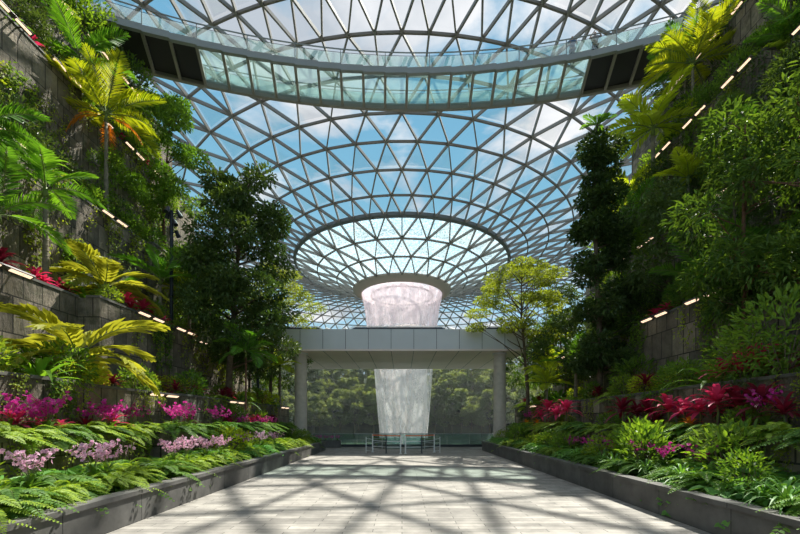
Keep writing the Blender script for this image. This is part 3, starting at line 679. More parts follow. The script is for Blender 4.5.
def ball_mesh(name, mat, n=420, R=(0.5, 0.5, 0.4), L=0.10, W=0.05, twigs=10, up=0.5, zc=0.38):
    b = MB(); u = unit(n); rr = rng.uniform(0.35, 1.0, (n, 1))**0.6; c = u*rr*np.array([R]); c[:, 2] = np.maximum(c[:, 2], -R[2]*0.75)+zc
    d = u+np.array([[0, 0, up]])+rng.normal(size=c.shape)*0.5
    for k in range(twigs): q = unit(1)[0]; b.tube([(0, 0, 0), (q[0]*R[0]*.4, q[1]*R[1]*.4, zc*.7), (q[0]*R[0]*.85, q[1]*R[1]*.85, zc+abs(q[2])*R[2]*.6)], [0.014, 0.009, 0.004], 4)
    b.leaves(c, d, np.array([[0, 0, 1.0]])+rng.normal(size=c.shape)*0.5, rng.uniform(0.7, 1.25, n)*L, W, 0.2, 0.2, 1)
    return b.mesh(name, [M['bark'], mat])
def orchid_meshes(petal, sprays=7, per=12, spread=0.42, h=0.62):
    lf = strap_mesh('leaves', [M['stalk'], LEAF['deepfern']], 14, 0.42, 0.06)
    b = MB()
    for k in range(sprays):
        az = k*2.4+random.uniform(-.3, .3); r = spread*random.uniform(.5, 1); hh = h*random.uniform(.75, 1.1)
        pts = [(r*t**1.6*math.cos(az), r*t**1.6*math.sin(az), hh*(1.15*t-0.25*t*t*t)) for t in np.linspace(0, 1, 7)]
        b.tube(pts, 0.005, 4)
        for j in range(per):
            t = 0.5+0.5*j/per; q = np.array([[r*t**1.6*math.cos(az), r*t**1.6*math.sin(az), hh*(1.15*t-0.25*t**3)]])+rng.normal(size=(1, 3))*0.03
            fd = unit(1)[0]*0.6+np.array([math.cos(az)*.3, math.sin(az)*.3-0.3, 0.4]); fd /= np.linalg.norm(fd)
            a = np.cross(fd, [0.2, 0.3, 0.9]); a /= np.linalg.norm(a); c = np.cross(fd, a)
            dirs = np.array([a*math.cos(w)+c*math.sin(w)+fd*0.25 for w in np.linspace(0, 2*PI, 6)[:5]])
            b.leaves(np.repeat(q, 5, 0), dirs, np.repeat(fd[None], 5, 0), 0.038, 0.034, 0.1, 0.1, 1)
    return lf, b.mesh('flower_spray', [M['stalk'], petal])

PROTO = {}
def proto(key, name, cat, parts): PROTO[key] = (name, cat, parts)
for i in range(3): proto('fern%d' % i, 'fern', 'fern', [('fern', fern_mesh('fern', LEAF['fern'], 26, 0.95, 24, 0.14, 0.040))])
for i in range(2): proto('dfern%d' % i, 'sword_fern', 'fern', [('f', fern_mesh('sword_fern', LEAF['deepfern'], 22, 1.0, 22, 0.17, 0.048))])
for i in range(2): proto('bigfern%d' % i, 'tree_fern', 'fern', [('f', fern_mesh('tree_fern', LEAF['fern'], 18, 1.0, 24, 0.2, 0.045))])
for i in range(2): proto('philo%d' % i, 'split_leaf_plant', 'plant', [('f', fern_mesh('split_leaf_plant', LEAF['philo'], 26, 0.85, 6, 0.27, 0.09, wide=True))])
proto('shrub0', 'shrub', 'shrub', [('f', ball_mesh('shrub', LEAF['shrub'], 520))])
proto('shrub1', 'shrub', 'shrub', [('f', ball_mesh('shrub', LEAF['tree'], 460, (0.55, 0.5, 0.5), 0.13, 0.06, zc=.45))])
proto('shrub2', 'shrub', 'shrub', [('f', ball_mesh('shrub', LEAF['lime'], 420, (0.5, 0.5, 0.35), 0.11, 0.055))])
proto('shrub3', 'bushy_shrub', 'shrub', [('f', ball_mesh('bushy_shrub', LEAF['dark'], 900, (0.9, 0.9, 0.8), 0.12, 0.05, 14, zc=.8))])
proto('shrub4', 'bushy_shrub', 'shrub', [('f', ball_mesh('bushy_shrub', LEAF['tree'], 900, (0.9, 0.9, 0.8), 0.15, 0.055, 14, zc=.8))])
proto('strap0', 'strap_leaf_plant', 'plant', [('f', strap_mesh('strap_leaf_plant', [M['stalk'], LEAF['philo']], 30, 0.85, 0.05))])
proto('strap1', 'strap_leaf_plant', 'plant', [('f', strap_mesh('strap_leaf_plant', [M['stalk'], LEAF['lime']], 26, 0.75, 0.04))])
proto('strap2', 'broad_strap_plant', 'plant', [('f', strap_mesh('broad_strap_plant', [M['stalk'], LEAF['palm']], 22, 1.2, 0.11))])
def cordy(leafm, L=0.5, W=0.11, n=20, stem=0.45):
    st = MB(); st.tube([(0, 0, -0.05), (0.03, 0.01, stem*0.5), (0, 0.01, stem)], [0.025, 0.02, 0.016], 7)
    return [('stem', st.mesh('stem', M['bark'])), ('leaves', strap_mesh('leaves', [M['stalk'], leafm], n, L, W, stem, (-0.1, 1.35), 6, 0.4))]
proto('red0', 'cordyline', 'plant', cordy(LEAF['red'], 0.50, 0.12)); proto('red1', 'cordyline', 'plant', cordy(LEAF['red'], 0.42, 0.10, 16, 0.3))
proto('mar0', 'cordyline', 'plant', cordy(LEAF['maroon'], 0.55, 0.10, 24)); proto('mar1', 'cordyline', 'plant', cordy(LEAF['maroon'], 0.5, 0.08, 22, 0.3))
proto('org0', 'cordyline', 'plant', cordy(LEAF['orange'], 0.45, 0.09, 18, 0.3))
for i in range(3):
    a, c = orchid_meshes(LEAF['magenta'], 8, 12, 0.42, 0.66); proto('mag%d' % i, 'orchid', 'flower', [('leaves', a), ('flower_spray', c)])
for i in range(2):
    a, c = orchid_meshes(LEAF['pink'], 8, 11, 0.40, 0.62); proto('pnk%d' % i, 'orchid', 'flower', [('leaves', a), ('flower_spray', c)])
def vine_mesh(mat, W=1.5, Hh=2.0, n=230, L=0.10, wd=0.065):
    """hangs down from the origin against a wall whose outward normal is +X"""
    b = MB(); c = []; 
    for s_ in range(9):
        y = rng.uniform(-W/2, W/2); h = Hh*rng.uniform(0.4, 1.0); pts = [(0.05+0.04*math.sin(k*1.7+s_), y+0.12*math.sin(k*0.9+s_*2), -h*k/7+0.03) for k in range(8)]
        b.tube(pts, 0.006, 4); m = n//9
        for j in range(m):
            t = rng.uniform(0, 7); i = int(t); f = t-i; p_ = [pts[i][q]*(1-f)+pts[min(i+1, 7)][q]*f for q in range(3)]
            c.append([p_[0]+rng.uniform(0.0, 0.14), p_[1]+rng.normal()*0.11, p_[2]+rng.normal()*0.05])
    c = np.array(c); N = len(c); d = rng.normal(size=(N, 3))*0.5+np.array([[0.35, 0, -0.35]])
    b.leaves(c, d, np.array([[0.7, 0, 0.75]])+rng.normal(size=(N, 3))*0.35, rng.uniform(.7, 1.3, N)*L, wd, 0.15, 0.2, 1)
    return b.mesh('climbing_vine', [M['bark'], mat])
for i in range(3): proto('vine%d' % i, 'climbing_vine', 'vine', [('v', vine_mesh(LEAF['vine']))])
proto('vine3', 'climbing_vine', 'vine', [('v', vine_mesh(LEAF['tree'], 1.8, 2.6, 420, 0.13, 0.07))])
proto('vine4', 'climbing_vine', 'vine', [('v', vine_mesh(LEAF['dark'], 1.8, 2.2, 420, 0.12, 0.06))])
SRC = {}
def put(key, loc, sc=1.0, label=None, group=None, rz=None, tilt=(0, 0)):
    name, cat, parts = PROTO[key]; rot = (tilt[0], tilt[1], random.uniform(0, 6.28) if rz is None else rz)
    if key not in SRC:
        if len(parts) == 1: o = link(name, parts[0][1]); SRC[key] = (o, [])
        else:
            o = bpy.data.objects.new(name, None); COL.objects.link(o); SRC[key] = (o, [link(n_, m_, o) for n_, m_ in parts])
    else:
        r_, ch = SRC[key]; o = r_.copy(); COL.objects.link(o)
        for c in ch: d = c.copy(); COL.objects.link(d); d.parent = o
    o.location = loc; o.rotation_euler = rot; o.scale = (sc,)*3 if not hasattr(sc, '__len__') else sc
    tag(o, label, cat, group); return o

# ------------------------------------------------------------------ trees
def tree_parts(clusters, trunk, mat, bark, nleaf, L, W, flat=0.75, r0=0.13, up=0.35, brad=None, fork=0.35):
    """clusters: (x,y,z,r) blobs of leaves; trunk: polyline; every blob gets a branch of its own"""
    tb = MB(); T = [Vector(p) for p in trunk]; n = len(T)
    tb.tube(T, [r0*(1-0.75*i/(n-1)) for i in range(n)], 10)
    for (x, y, z, r) in clusters:
        c = Vector((x, y, z)); tgt = z-abs(Vector((x, y, 0)).length)*fork-0.2
        k = min(range(n), key=lambda i: abs(T[i].z-tgt)); 
        k2 = min(n-1, k+1) if T[k].z < tgt else max(0, k-1); den = (T[k2].z-T[k].z) or 1
        f = max(0, min(1, (tgt-T[k].z)/den)); a = T[k].lerp(T[k2], f)
        m = a.lerp(c, 0.5)+Vector((0, 0, 0.10*(c-a).length*random.uniform(-.5, 1)))
        tb.tube([a, m, c], [r0*0.32, r0*0.2, r0*0.07], 5)
        for q in range(4):
            u = unit(1)[0]; e = c+Vector((u[0]*r*.8, u[1]*r*.8, u[2]*r*flat*.6)); tb.tube([m.lerp(c, .7), e], [r0*0.08, r0*0.02], 4)
    lb = MB(); R = np.array([c[3] for c in clusters]); w = R**2; w = w/w.sum(); idx = rng.choice(len(clusters), nleaf, p=w)
    C = np.array([c[:3] for c in clusters])[idx]; u = unit(nleaf); rr = rng.uniform(0.2, 1, (nleaf, 1))**0.5*R[idx][:, None]
    P = C+u*rr*np.array([[1, 1, flat]])
    d = u*0.8+rng.normal(size=P.shape)*0.5+np.array([[0, 0, up-0.35]])
    lb.leaves(P, d, np.array([[0, 0, 1.0]])+rng.normal(size=P.shape)*0.45, rng.uniform(.7, 1.25, nleaf)*L, W, 0.18, 0.22)
    return tb.mesh('trunk', bark, True), lb.mesh('crown', mat)
def tree(name, label, loc, parts, group=None, rz=0, sc=1.0, cat='tree'):
    o = thing(name, label, cat, loc, rz, group, sc); link('trunk', parts[0], o); link('crown', parts[1], o); return o
def blob(n, zr, rad, cr, seed):
    g = random.Random(seed); out = []
    for i in range(n):
        t = g.random(); z = zr[0]+(zr[1]-zr[0])*t; R = rad(t)*math.sqrt(g.uniform(0.05, 1)); a = g.uniform(0, 2*PI)
        out.append((R*math.cos(a), R*math.sin(a), z, cr*g.uniform(.7, 1.25)))
    return out
# the dark tree on the left, its top leaning slightly right
cl = [(x+0.55, y, z, r_) for x, y, z, r_ in blob(60, (2.2, 10.3), lambda t: 2.05 if t < .5 else 2.05-1.0*(t-.5)/.5, 0.72, 5)]
tp = tree_parts(cl, [(0, 0, -.1), (0.1, 0, 2.5), (0.3, .1, 5), (0.45, .1, 7.5), (0.6, 0, 10.0)], LEAF['dark'], M['bark'], 24000, 0.18, 0.09, 0.7, 0.16)
tree('broadleaf_tree', 'tall dense dark green tree standing left of the walkway before the dome', (-7.95, 18.3, 2.4), tp)
# columnar tree right
cl = blob(66, (1.4, 11.4), lambda t: (1.45-1.1*t) if t > .15 else 1.3, 0.5, 9)
tp = tree_parts(cl, [(0, 0, -.1), (0.0, 0, 3), (-0.1, .1, 6), (-0.15, .1, 9), (-.1, 0, 11.6)], LEAF['dark'], M['bark'], 17000, 0.18, 0.085, 0.7, 0.13, fork=0.2)
o = tree('columnar_tree', 'tall narrow dark green tree with a spiky tuft at its top', (8.25, 16.7, 2.4), tp)
for k in range(9): link('top_frond', FR['short'][k % 2], o, (-.1, 0, 11.5), (0, -random.uniform(0.1, 1.1), k*2.4), 0.5)
# layered tree right by the canopy
def layers(spec, seed):
    g = random.Random(seed); out = []
    for z, R, n, ox, oy in spec:
        for i in range(n):
            a = 2*PI*i/n+g.uniform(-.3, .3); r = R*math.sqrt(g.uniform(0.15, 1)); out.append((ox+r*math.cos(a), oy+r*math.sin(a), z+g.uniform(-.15, .15)-0.10*r, 0.62*g.uniform(.7, 1.2)))
    return out
cl = layers([(8.4, 1.3, 6, 0, 0), (7.6, 2.2, 10, -.2, 0), (6.7, 2.4, 11, -.3, .2), (5.4, 1.9, 7, -1.3, -.3), (5.0, 1.2, 4, 1.0, 0)], 3)
tp = tree_parts(cl, [(0.15, 0, -.1), (0.1, 0, 2), (-0.05, 0, 4), (-.2, .1, 6), (-.2, 0, 8.2)], LEAF['light'], M['bark'], 13000, 0.12, 0.055, 0.28, 0.11, fork=0.55)
tree('layered_tree', 'slender tree with flat layers of light green leaves beside the right pillar', (6.55, 21.2, 1.25), tp)
# feathery light tree left
cl = layers([(7.6, 1.0, 5, 0.2, 0), (6.6, 1.7, 7, .6, 0), (5.6, 2.0, 8, .9, 0), (4.5, 2.0, 8, 1.0, -.2), (3.6, 1.6, 6, .9, 0)], 8)
tp = tree_parts(cl, [(0, 0, -.1), (0.05, 0, 2), (0.1, 0, 4), (.2, .1, 6), (.3, 0, 7.6)], LEAF['light'], M['bark'], 8000, 0.12, 0.05, 0.3, 0.10, fork=0.5)
tree('layered_tree', 'feathery light green tree beside the left pillar, branches reaching over the canopy', (-7.45, 22.6, 2.4), tp)
# tree on the left upper terrace
cl = blob(26, (2.4, 9.2), lambda t: 0.9+1.1*math.sin(min(1, t+.1)*PI), 0.62, 21)
tp = tree_parts(cl, [(0, 0, -.1), (-0.1, 0, 2.5), (0, .1, 5), (0.15, .1, 7), (.2, 0, 9)], LEAF['tree'], M['barkred'], 10000, 0.17, 0.07, 0.7, 0.09)
tree('broadleaf_tree', 'slender tree with small bright leaves on the left fourth stone terrace below the bridge', (-12.55, 21.2, 10.0), tp)
# trees right near
cl = blob(30, (2.2, 6.9), lambda t: 0.6+1.0*math.sin(min(1, t+.05)*PI), 0.52, 31)
tp = tree_parts(cl, [(0, 0, -.1), (-0.02, 0, 2), (0, .05, 4), (0.02, .05, 5.6), (0, 0, 6.8)], LEAF['mid'], M['barkred'], 4200, 0.21, 0.06, 0.8, 0.07)
tree('slender_tree', 'slim red-barked tree standing over the crimson plants on the right', (8.75, 10.2, 2.4), tp)
tree('slender_tree', 'leafy slim tree cut by the right edge of the picture', (9.1, 8.9, 2.4), tp, rz=2.2, sc=0.98)
tree('slender_tree', 'small leafy tree high on the right fourth stone terrace near the top edge', (12.6, 15.6, 10.0), tp, rz=4.0, sc=0.6)
cl = blob(16, (1.4, 4.6), lambda t: 0.5+0.9*math.sin(min(1, t+.1)*PI), 0.5, 41)
tps = tree_parts(cl, [(0, 0, -.1), (.05, 0, 1.5), (0, .05, 3), (.1, 0, 4.6)], LEAF['tree'], M['bark'], 3200, 0.15, 0.06, 0.8, 0.06)
tpd = tree_parts(cl, [(0, 0, -.1), (.05, 0, 1.5), (0, .05, 3), (.1, 0, 4.6)], LEAF['dark'], M['bark'], 3400, 0.15, 0.06, 0.8, 0.06)
for i, (x, y, z, s_, q, lb) in enumerate([
    (-7.9, 20.6, 2.4, 1.15, tpd, 'small dark tree behind the dark tall tree on the left'),
    (-10.6, 20.2, 5.3, 1.2, tps, 'small bushy tree behind the dark lamp post'),
    (-10.4, 22.8, 5.3, 1.1, tpd, 'small dark tree at the far end of the left third stone terrace'),
    (-12.8, 17.9, 10.0, 0.8, tps, 'small bushy tree beside the yellow palm trunk'),
    (-14.4, 22.6, 15.5, 1.0, tps, 'small bushy tree at the left end of the bridge'),
    (-14.4, 14.9, 15.5, 0.75, tpd, 'fine-leaved bushy tree at the top left corner'),
    (-16.4, 17.2, 20.4, 0.9, tpd, 'dark bushy tree above the top left strip lamps'),
    (10.3, 15.4, 5.3, 1.2, tpd, 'small dark tree on the right third stone terrace behind the columnar tree'),
    (10.4, 19.0, 5.3, 1.25, tps, 'bushy tree on the far part of the right third stone terrace'),
    (10.2, 12.3, 5.3, 0.95, tpd, 'small dark tree half way along the right third stone terrace'),
    (12.9, 13.2, 10.0, 0.9, tpd, 'dark bushy tree near the top right corner'),
    (12.7, 19.0, 10.0, 0.95, tpd, 'dark bushy tree behind the big green palm on the right'),
    (15.0, 17.4, 15.5, 0.55, tpd, 'dark bushy tree over the top right strip lamps'),
    (14.9, 16.2, 15.5, 0.5, tps, 'bushy tree on the stone block at the top right'),
    (7.9, 19.4, 2.4, 1.0, tpd, 'small dark tree behind the bright palms on the right'),
    (8.1, 22.6, 2.4, 1.1, tps, 'small tree at the far end of the right second stone terrace'),
    (7.7, 24.3, 2.4, 1.1, tps, 'small tree behind the right pillar at the end of the planters'),
    (-7.5, 24.6, 2.4, 1.1, tps, 'small tree behind the left pillar at the end of the planters'),
    (9.6, 24.2, 5.3, 1.0, tpd, 'dark small tree at the far right end of the third stone terrace'),
    (-9.9, 24.0, 5.3, 0.9, tps, 'small tree at the far left end of the third stone terrace')]):
    tree('small_tree', lb, (x, y, z), q, rz=i*1.3, sc=s_)

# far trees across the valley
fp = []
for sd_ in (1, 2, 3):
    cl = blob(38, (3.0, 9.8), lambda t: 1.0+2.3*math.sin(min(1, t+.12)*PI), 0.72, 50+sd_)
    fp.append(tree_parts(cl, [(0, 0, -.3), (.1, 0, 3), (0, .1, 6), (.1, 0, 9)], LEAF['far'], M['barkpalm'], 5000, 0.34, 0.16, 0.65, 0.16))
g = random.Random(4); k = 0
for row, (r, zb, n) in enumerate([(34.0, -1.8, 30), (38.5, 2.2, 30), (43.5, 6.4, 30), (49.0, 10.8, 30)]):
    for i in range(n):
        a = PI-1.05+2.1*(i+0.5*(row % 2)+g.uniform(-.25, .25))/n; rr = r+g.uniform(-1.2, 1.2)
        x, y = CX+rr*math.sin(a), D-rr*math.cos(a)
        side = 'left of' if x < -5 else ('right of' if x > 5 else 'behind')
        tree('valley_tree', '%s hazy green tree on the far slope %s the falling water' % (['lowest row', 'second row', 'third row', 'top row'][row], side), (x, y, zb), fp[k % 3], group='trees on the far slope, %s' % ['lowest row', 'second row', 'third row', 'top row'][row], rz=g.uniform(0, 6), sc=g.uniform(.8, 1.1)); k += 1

# ------------------------------------------------------------------ named palms
palm((-12.5, 16.9, 10.0), 4.3, 13, 'ypalm', 'bright yellow-green palm with drying orange fronds high on the left terraces', 1.05, (-0.1, 1.2), extra=('orange', 3), r=0.07)
palm((-10.6, 11.9, 5.3), 3.0, 9, 'palm', 'dark green palm with a slim trunk above the pink plants at left', 0.78, (-0.15, 1.1))
palm((-11.3, 10.7, 5.3), 3.9, 10, 'palm', 'green palm cut by the left edge of the picture', 0.68, (-0.3, 1.0))
palm((-10.5, 10.4, 5.3), 1.5, 9, 'palm', 'low green palm at the left edge below the strip lamps', 0.75, (-0.1, 1.1))
palm((-14.3, 17.8, 15.5), 2.0, 11, 'palm', 'bright green palm hanging over the left end of the bridge', 1.0, (-0.3, 1.1))
palm((-10.4, 17.2, 5.3), 2.2, 10, 'palm', 'green palm beside the dark lamp post', 0.8)
palm((-10.1, 19.0, 5.3), 2.0, 10, 'ypalm', 'yellowish palm just beyond the dark lamp post', 0.7)
palm((-10.2, 13.7, 5.4), 0.35, 12, 'pleat', 'golden broad pleated-leaf palm on the left stone block', 1.15, (0.0, 1.15), name='pleated_palm', r=0.05)
palm((-7.75, 9.6, 2.5), 0.25, 11, 'pleat', 'yellow-green broad pleated-leaf palm above the magenta orchids', 1.15, (-0.05, 1.05), name='pleated_palm', r=0.05)
palm((-6.75, 17.3, 1.3), 3.1, 12, 'short', 'small dark palm with a thin red-brown trunk in front of the dark tall tree', 0.95, (-0.3, 1.1), r=0.035, bark=M['barkred'])
palm((-6.5, 21.4, 1.3), 3.1, 12, 'shorty', 'small light palm just left of the left pillar', 0.7, (-0.3, 1.1), r=0.04)
palm((14.1, 19.4, 15.5), 3.2, 14, 'ypalm', 'bright yellow palm at the top right beside the bridge', 1.05, (-0.25, 1.2))
palm((15.3, 21.6, 15.5), 5.0, 12, 'palm', 'dark green palm at the right end of the bridge', 1.0, (-0.2, 1.1))
palm((12.3, 19.6, 10.0), 5.6, 15, 'shorty', 'big green palm with broad leaflets right of the columnar tree', 1.55, (-0.3, 1.15), r=0.09)
palm((12.1, 21.3, 10.0), 3.4, 13, 'shorty', 'green palm directly right of the tip of the columnar tree', 1.35, (-0.3, 1.15))
palm((12.3, 17.2, 10.0), 1.8, 12, 'shorty', 'lime green broad-leaflet palm below the right strip lamps', 1.0)
palm((10.0, 17.6, 5.3), 4.6, 12, 'palm', 'palm with pale upright fronds behind the columnar tree', 0.8, (0.1, 1.3))
palm((7.35, 20.4, 1.3), 2.7, 12, 'shorty', 'bright green palm between the layered tree and the columnar tree', 0.9, (-0.1, 1.2), r=0.045)
palm((6.9, 19.0, 1.3), 1.9, 12, 'shorty', 'lower bright green palm right of the layered tree', 0.75, (-0.1, 1.2), r=0.04)
palm((7.9, 18.2, 2.4), 1.6, 10, 'palm', 'dark palm at the foot of the columnar tree', 0.7)
palm((10.4, 11.4, 5.3), 0.6, 12, 'palm', 'dark arching palm on the right third stone terrace', 0.85, (-0.1, 1.0))
palm((10.5, 13.8, 5.3), 1.0, 12, 'palm', 'arching green palm in the middle of the right third stone terrace', 0.9, (-0.1, 1.0))
palm((12.6, 13.8, 10.0), 0.8, 10, 'palm', 'green palm on the right fourth stone terrace near the right edge', 0.9, (-0.1, 1.0))
palm((14.9, 15.2, 15.5), 0.5, 10, 'palm', 'green palm on top of the stone block at the top right', 0.8, (-0.1, 1.0))

# ------------------------------------------------------------------ planting of the beds
def lab(desc, sd, ti, y, row=None):
    lo = TI[ti][0]*0.9
    return '%s, %s %s, %s%s' % (desc, SN[sd], TN[ti], stretch(y, lo, 22), (' ' + row) if row else '')
def seed_bed(sd, ti, keys, y0, y1, step, offs, sc, zoff=-0.1, tiltx=0.0, prob=1.0):
    for off, row in offs:
        y = y0
        while y < y1:
            if random.random() < prob:
                key, desc = random.choice(keys); yy = y+random.uniform(-.3, .3)*step
                x = face(sd, ti, yy)+off+random.uniform(-.1, .1)
                nx = face(sd, ti+1, yy) if ti+1 < len(TI) else x+5
                x = min(x, nx-0.25) if nx > face(sd, ti, yy)+.5 else x
                nv = sum(1 for k_ in PROTO if k_.startswith(key)); kk = key+str(random.randrange(nv)) if nv and key not in PROTO else key
                lb = lab(desc, sd, ti, yy, row); put(kk, (sd*x, yy, TI[ti][1]+zoff), random.uniform(*sc), lb, lb)
            y += step*random.uniform(.85, 1.15)
fr, bk, md = 'front row', 'back row', 'middle row'
A = [('fern', 'arching light green fern')]*5+[('dfern', 'deep green sword fern')]*2+[('philo', 'glossy split-leaf plant')]*2+[('strap1', 'lime strap-leaf plant')]
B = [('philo', 'glossy split-leaf plant')]*4+[('dfern', 'deep green sword fern')]*3+[('fern', 'arching light green fern')]*2+[('strap0', 'dark strap-leaf plant')]*2+[('shrub1', 'mid green shrub')]
# kerb planters
seed_bed(-1, 0, A, 3.9, 21.5, 0.46, [(0.55, fr)], (0.5, 0.78), 0.06)
seed_bed(-1, 0, A+[('shrub0', 'small-leaved green shrub')]*2, 4.4, 21.5, 0.55, [(0.95, md)], (0.8, 1.1))
seed_bed(-1, 0, A+[('shrub2', 'lime green shrub')], 4.8, 21.5, 0.62, [(1.35, bk)], (1.0, 1.4))
seed_bed(1, 0, B, 4.1, 21.5, 0.50, [(0.55, fr)], (0.5, 0.72), 0.06)
seed_bed(1, 0, B+[('shrub0', 'small-leaved green shrub')], 4.6, 21.5, 0.58, [(1.0, md)], (0.85, 1.1))
seed_bed(1, 0, B+[('strap0', 'dark strap-leaf plant')]*2, 5.0, 21.5, 0.75, [(1.35, bk)], (0.95, 1.3))
# low stone planters
C_ = [('fern', 'arching light green fern')]*2+[('dfern', 'deep green sword fern')]*2+[('shrub1', 'mid green shrub')]*2+[('mar', 'maroon cordyline')]*2
seed_bed(-1, 1, C_, 6.2, 21.5, 0.8, [(0.75, bk)], (0.75, 1.05)); seed_bed(-1, 1, [('fern', 'arching light green fern'), ('dfern', 'deep green sword fern')], 6.0, 21.5, 0.6, [(0.25, fr)], (0.75, 1.05))
seed_bed(1, 1, C_+[('strap0', 'dark strap-leaf plant')], 6.2, 21.5, 0.8, [(0.75, bk)], (0.65, 0.9)); seed_bed(1, 1, [('dfern', 'deep green sword fern'), ('fern', 'arching light green fern')], 6.0, 21.5, 0.6, [(0.25, fr)], (0.75, 1.05))
# higher terraces
E = [('shrub1', 'mid green shrub'), ('shrub0', 'small-leaved green shrub'), ('bigfern', 'large arching fern'), ('mar', 'maroon cordyline'), ('strap2', 'broad-leaved green plant'), ('shrub2', 'lime green shrub')]
seed_bed(-1, 2, E+[('shrub2', 'lime green shrub')], 7.4, 24.5, 0.85, [(0.35, fr), (1.3, bk)], (0.8, 1.2))
seed_bed(1, 2, E+[('bigfern', 'large arching fern')]*3+[('shrub4', 'leafy green bush')], 7.4, 24.5, 0.85, [(0.35, fr), (1.3, bk)], (0.8, 1.2))
E3 = [('shrub1', 'mid green shrub'), ('shrub4', 'leafy green bush'), ('mar', 'maroon cordyline'), ('bigfern', 'large arching fern'), ('strap2', 'broad-leaved green plant')]
seed_bed(-1, 3, [('mar', 'maroon cordyline'), ('shrub0', 'small-leaved green shrub'), ('red', 'crimson cordyline')], 9.4, 20, 0.95, [(0.35, fr)], (0.7, 1.0))
seed_bed(-1, 3, E3, 9.6, 24.5, 1.3, [(1.3, bk)], (0.8, 1.2))
seed_bed(1, 3, E3+[('shrub3', 'dark leafy bush')], 9.3, 24.5, 1.1, [(0.6, fr), (1.6, bk)], (0.8, 1.25))
for sd in (-1, 1):
    for ti, y0 in ((4, 11.5), (5, 13.2), (6, 15.0), (7, 17)):
        seed_bed(sd, ti, [('shrub3', 'dark leafy bush'), ('shrub4', 'leafy green bush'), ('shrub1', 'mid green shrub'), ('strap2', 'broad-leaved green plant'), ('bigfern', 'large arching fern')], y0, 24.5, 1.25, [(0.5, fr), (1.2, bk)], (0.8, 1.25) if ti < 6 else (1.0, 1.6))
# accents, placed at (x pixel, offset from the wall edge)
def at(px, sd, ti, off):
    y = 10.0
    for _ in range(12): y = max(3.0, min(24.5, (face(sd, ti, y)+off)*F/abs(px-402)))
    return (sd*(face(sd, ti, y)+off), y, TI[ti][1]-0.08)
def accents(kind, sd, ti, off, pxs, sc, desc, group, dz=0):
    for n_, px in enumerate(pxs):
        nv = sum(1 for k_ in PROTO if k_.startswith(kind)); loc = at(px+random.uniform(-2, 2), sd, ti, off+random.uniform(-.08, .08))
        ordn = ['first', 'second', 'third', 'fourth', 'fifth', 'sixth', 'seventh', 'eighth', 'ninth', 'tenth', 'eleventh', 'twelfth', 'thirteenth', 'fourteenth', 'fifteenth', 'sixteenth', 'seventeenth', 'eighteenth', 'nineteenth', 'twentieth']
        put(kind+str(random.randrange(nv)), (loc[0], loc[1], loc[2]+dz), sc*random.uniform(.9, 1.1), '%s, %s from the near end, %s' % (desc, ordn[n_], SN[sd]), group)
accents('mag', -1, 1, 0.4, [8, 30, 46, 96, 112, 148, 176, 190, 218], 1.1, 'magenta orchid clump in the low stone planter', 'magenta orchids along the left low planter', 0.12)
accents('red', -1, 1, 0.55, [14, 40, 62, 114, 228, 252, 262, 268, 276], 0.75, 'crimson cordyline among the magenta orchids', 'crimson cordylines in the left low planter')
accents('mag', -1, 1, 0.3, [240, 256, 264, 272], 0.9, 'magenta orchid clump before the small dark palm', 'magenta orchids by the small dark palm')
accents('pnk', -1, 0, 0.75, [30, 92, 108, 172, 186, 205, 222, 246, 262, 274], 0.9, 'pale pink orchid clump in the kerb planter', 'pale pink orchids in the left kerb planter', 0.28)
accents('red', -1, 3, 0.3, [36, 66, 128, 142], 0.95, 'crimson cordyline at the lip of the third terrace', 'crimson cordylines on the left third terrace')
accents('red', -1, 5, 0.25, [30, 74, 122, 146], 0.9, 'pinkish red cordyline high up beside the strip lamps', 'red cordylines on the left fifth terrace')
accents('red', 1, 1, 0.35, [716, 700, 684, 668, 566, 556, 548, 540], 1.3, 'crimson cordyline in the low planter', 'crimson cordylines along the right low planter', 0.25)
accents('mag', 1, 0, 1.0, [700, 662, 640, 612, 590, 573], 0.8, 'violet pink orchid clump in the kerb planter', 'violet pink orchids in the right kerb planter', 0.25)
accents('mag', 1, 1, 0.6, [768, 680, 530], 0.9, 'magenta orchid clump in the low stone planter', 'magenta orchids in the right low planter', 0.3)
accents('red', 1, 2, 0.4, [756, 740, 724], 1.25, 'bright crimson cordyline on the second terrace', 'crimson cordylines on the right second terrace')
accents('mar', 1, 1, 0.7, [785, 760, 740, 650, 636, 622], 1.1, 'dark maroon cordyline behind the crimson ones', 'maroon cordylines in the right low planter', 0.2)
accents('red', 1, 3, 0.4, [668, 660, 654], 0.85, 'small pinkish red cordyline on the third terrace', 'red cordylines on the right third terrace')
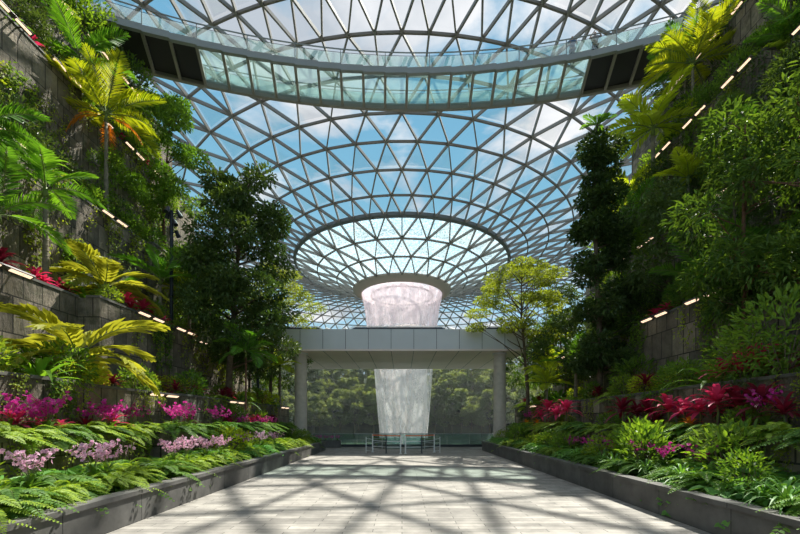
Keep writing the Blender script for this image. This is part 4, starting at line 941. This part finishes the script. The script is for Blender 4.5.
accents('red', 1, 5, 0.3, [696, 702], 0.8, 'small red cordyline under the yellow palm', 'red cordylines on the right fifth terrace')
accents('org', 1, 1, 0.2, [528, 536, 690], 0.8, 'orange cordyline in the low planter', 'orange cordylines along the right low planter')
accents('philo', 1, 0, 1.2, [775, 745, 722], 1.35, 'big glossy split-leaf plant in the kerb planter', 'big split-leaf plants at the right')
o = thing('flower_trough', 'low dark trough of magenta flowers behind the left pillar', 'planter', (-4.6, 24.2, 0))
b = MB(); b.box(-0.9, 0.9, -0.18, 0.18, 0, 0.42); link('trough', b.mesh('trough', M['kerb']), o)
b = MB(); b.box(-0.85, 0.85, -0.14, 0.14, 0.42, 0.44); link('soil', b.mesh('soil', M['soil']), o)
for k in range(5): put('mag%d' % (k % 3), (-5.3+0.35*k, 24.2, 0.43), 0.5, 'small magenta orchid standing in the trough behind the left pillar', 'orchids in the trough')
# climbing vines on the walls
for sd in (-1, 1):
    for ti, y0, stp in ((1, 6.2, 1.0), (2, 7.2, 1.1), (3, 9, 1.25), (4, 11, 1.3), (5, 13, 1.3), (6, 15, 1.3), (7, 17, 1.6)):
        Z = TI[ti][1]; hgt = Z-TI[ti-1][1]; y = y0
        while y < 24.2:
            rows = max(1, int(hgt/1.7))
            for q in range(rows):
                pr = 0.62 if sd < 0 else 0.8
                if ti <= 2: pr = 0.75
                if random.random() < pr:
                    yy = y+random.uniform(-.4, .4); f = face(sd, ti, yy)
                    if abs(f-face(sd, ti, yy-0.8)) > .05: continue
                    key = random.choice(['vine0', 'vine1', 'vine2', 'vine3'] if sd < 0 else ['vine1', 'vine3', 'vine4', 'vine4'])
                    s_ = random.uniform(.8, 1.2)*(0.55 if ti <= 2 else 1)
                    lb = 'leafy vine on the wall below the %s %s, %s' % (SN[sd], TN[ti], stretch(yy, y0, 24.5))
                    put(key, (sd*(f-0.01), yy, Z-0.02-q*1.7-random.uniform(0, .5)*(q > 0)), s_, lb, lb, rz=(PI if sd > 0 else 0)+random.uniform(-.05, .05))
            y += stp*random.uniform(.85, 1.15)
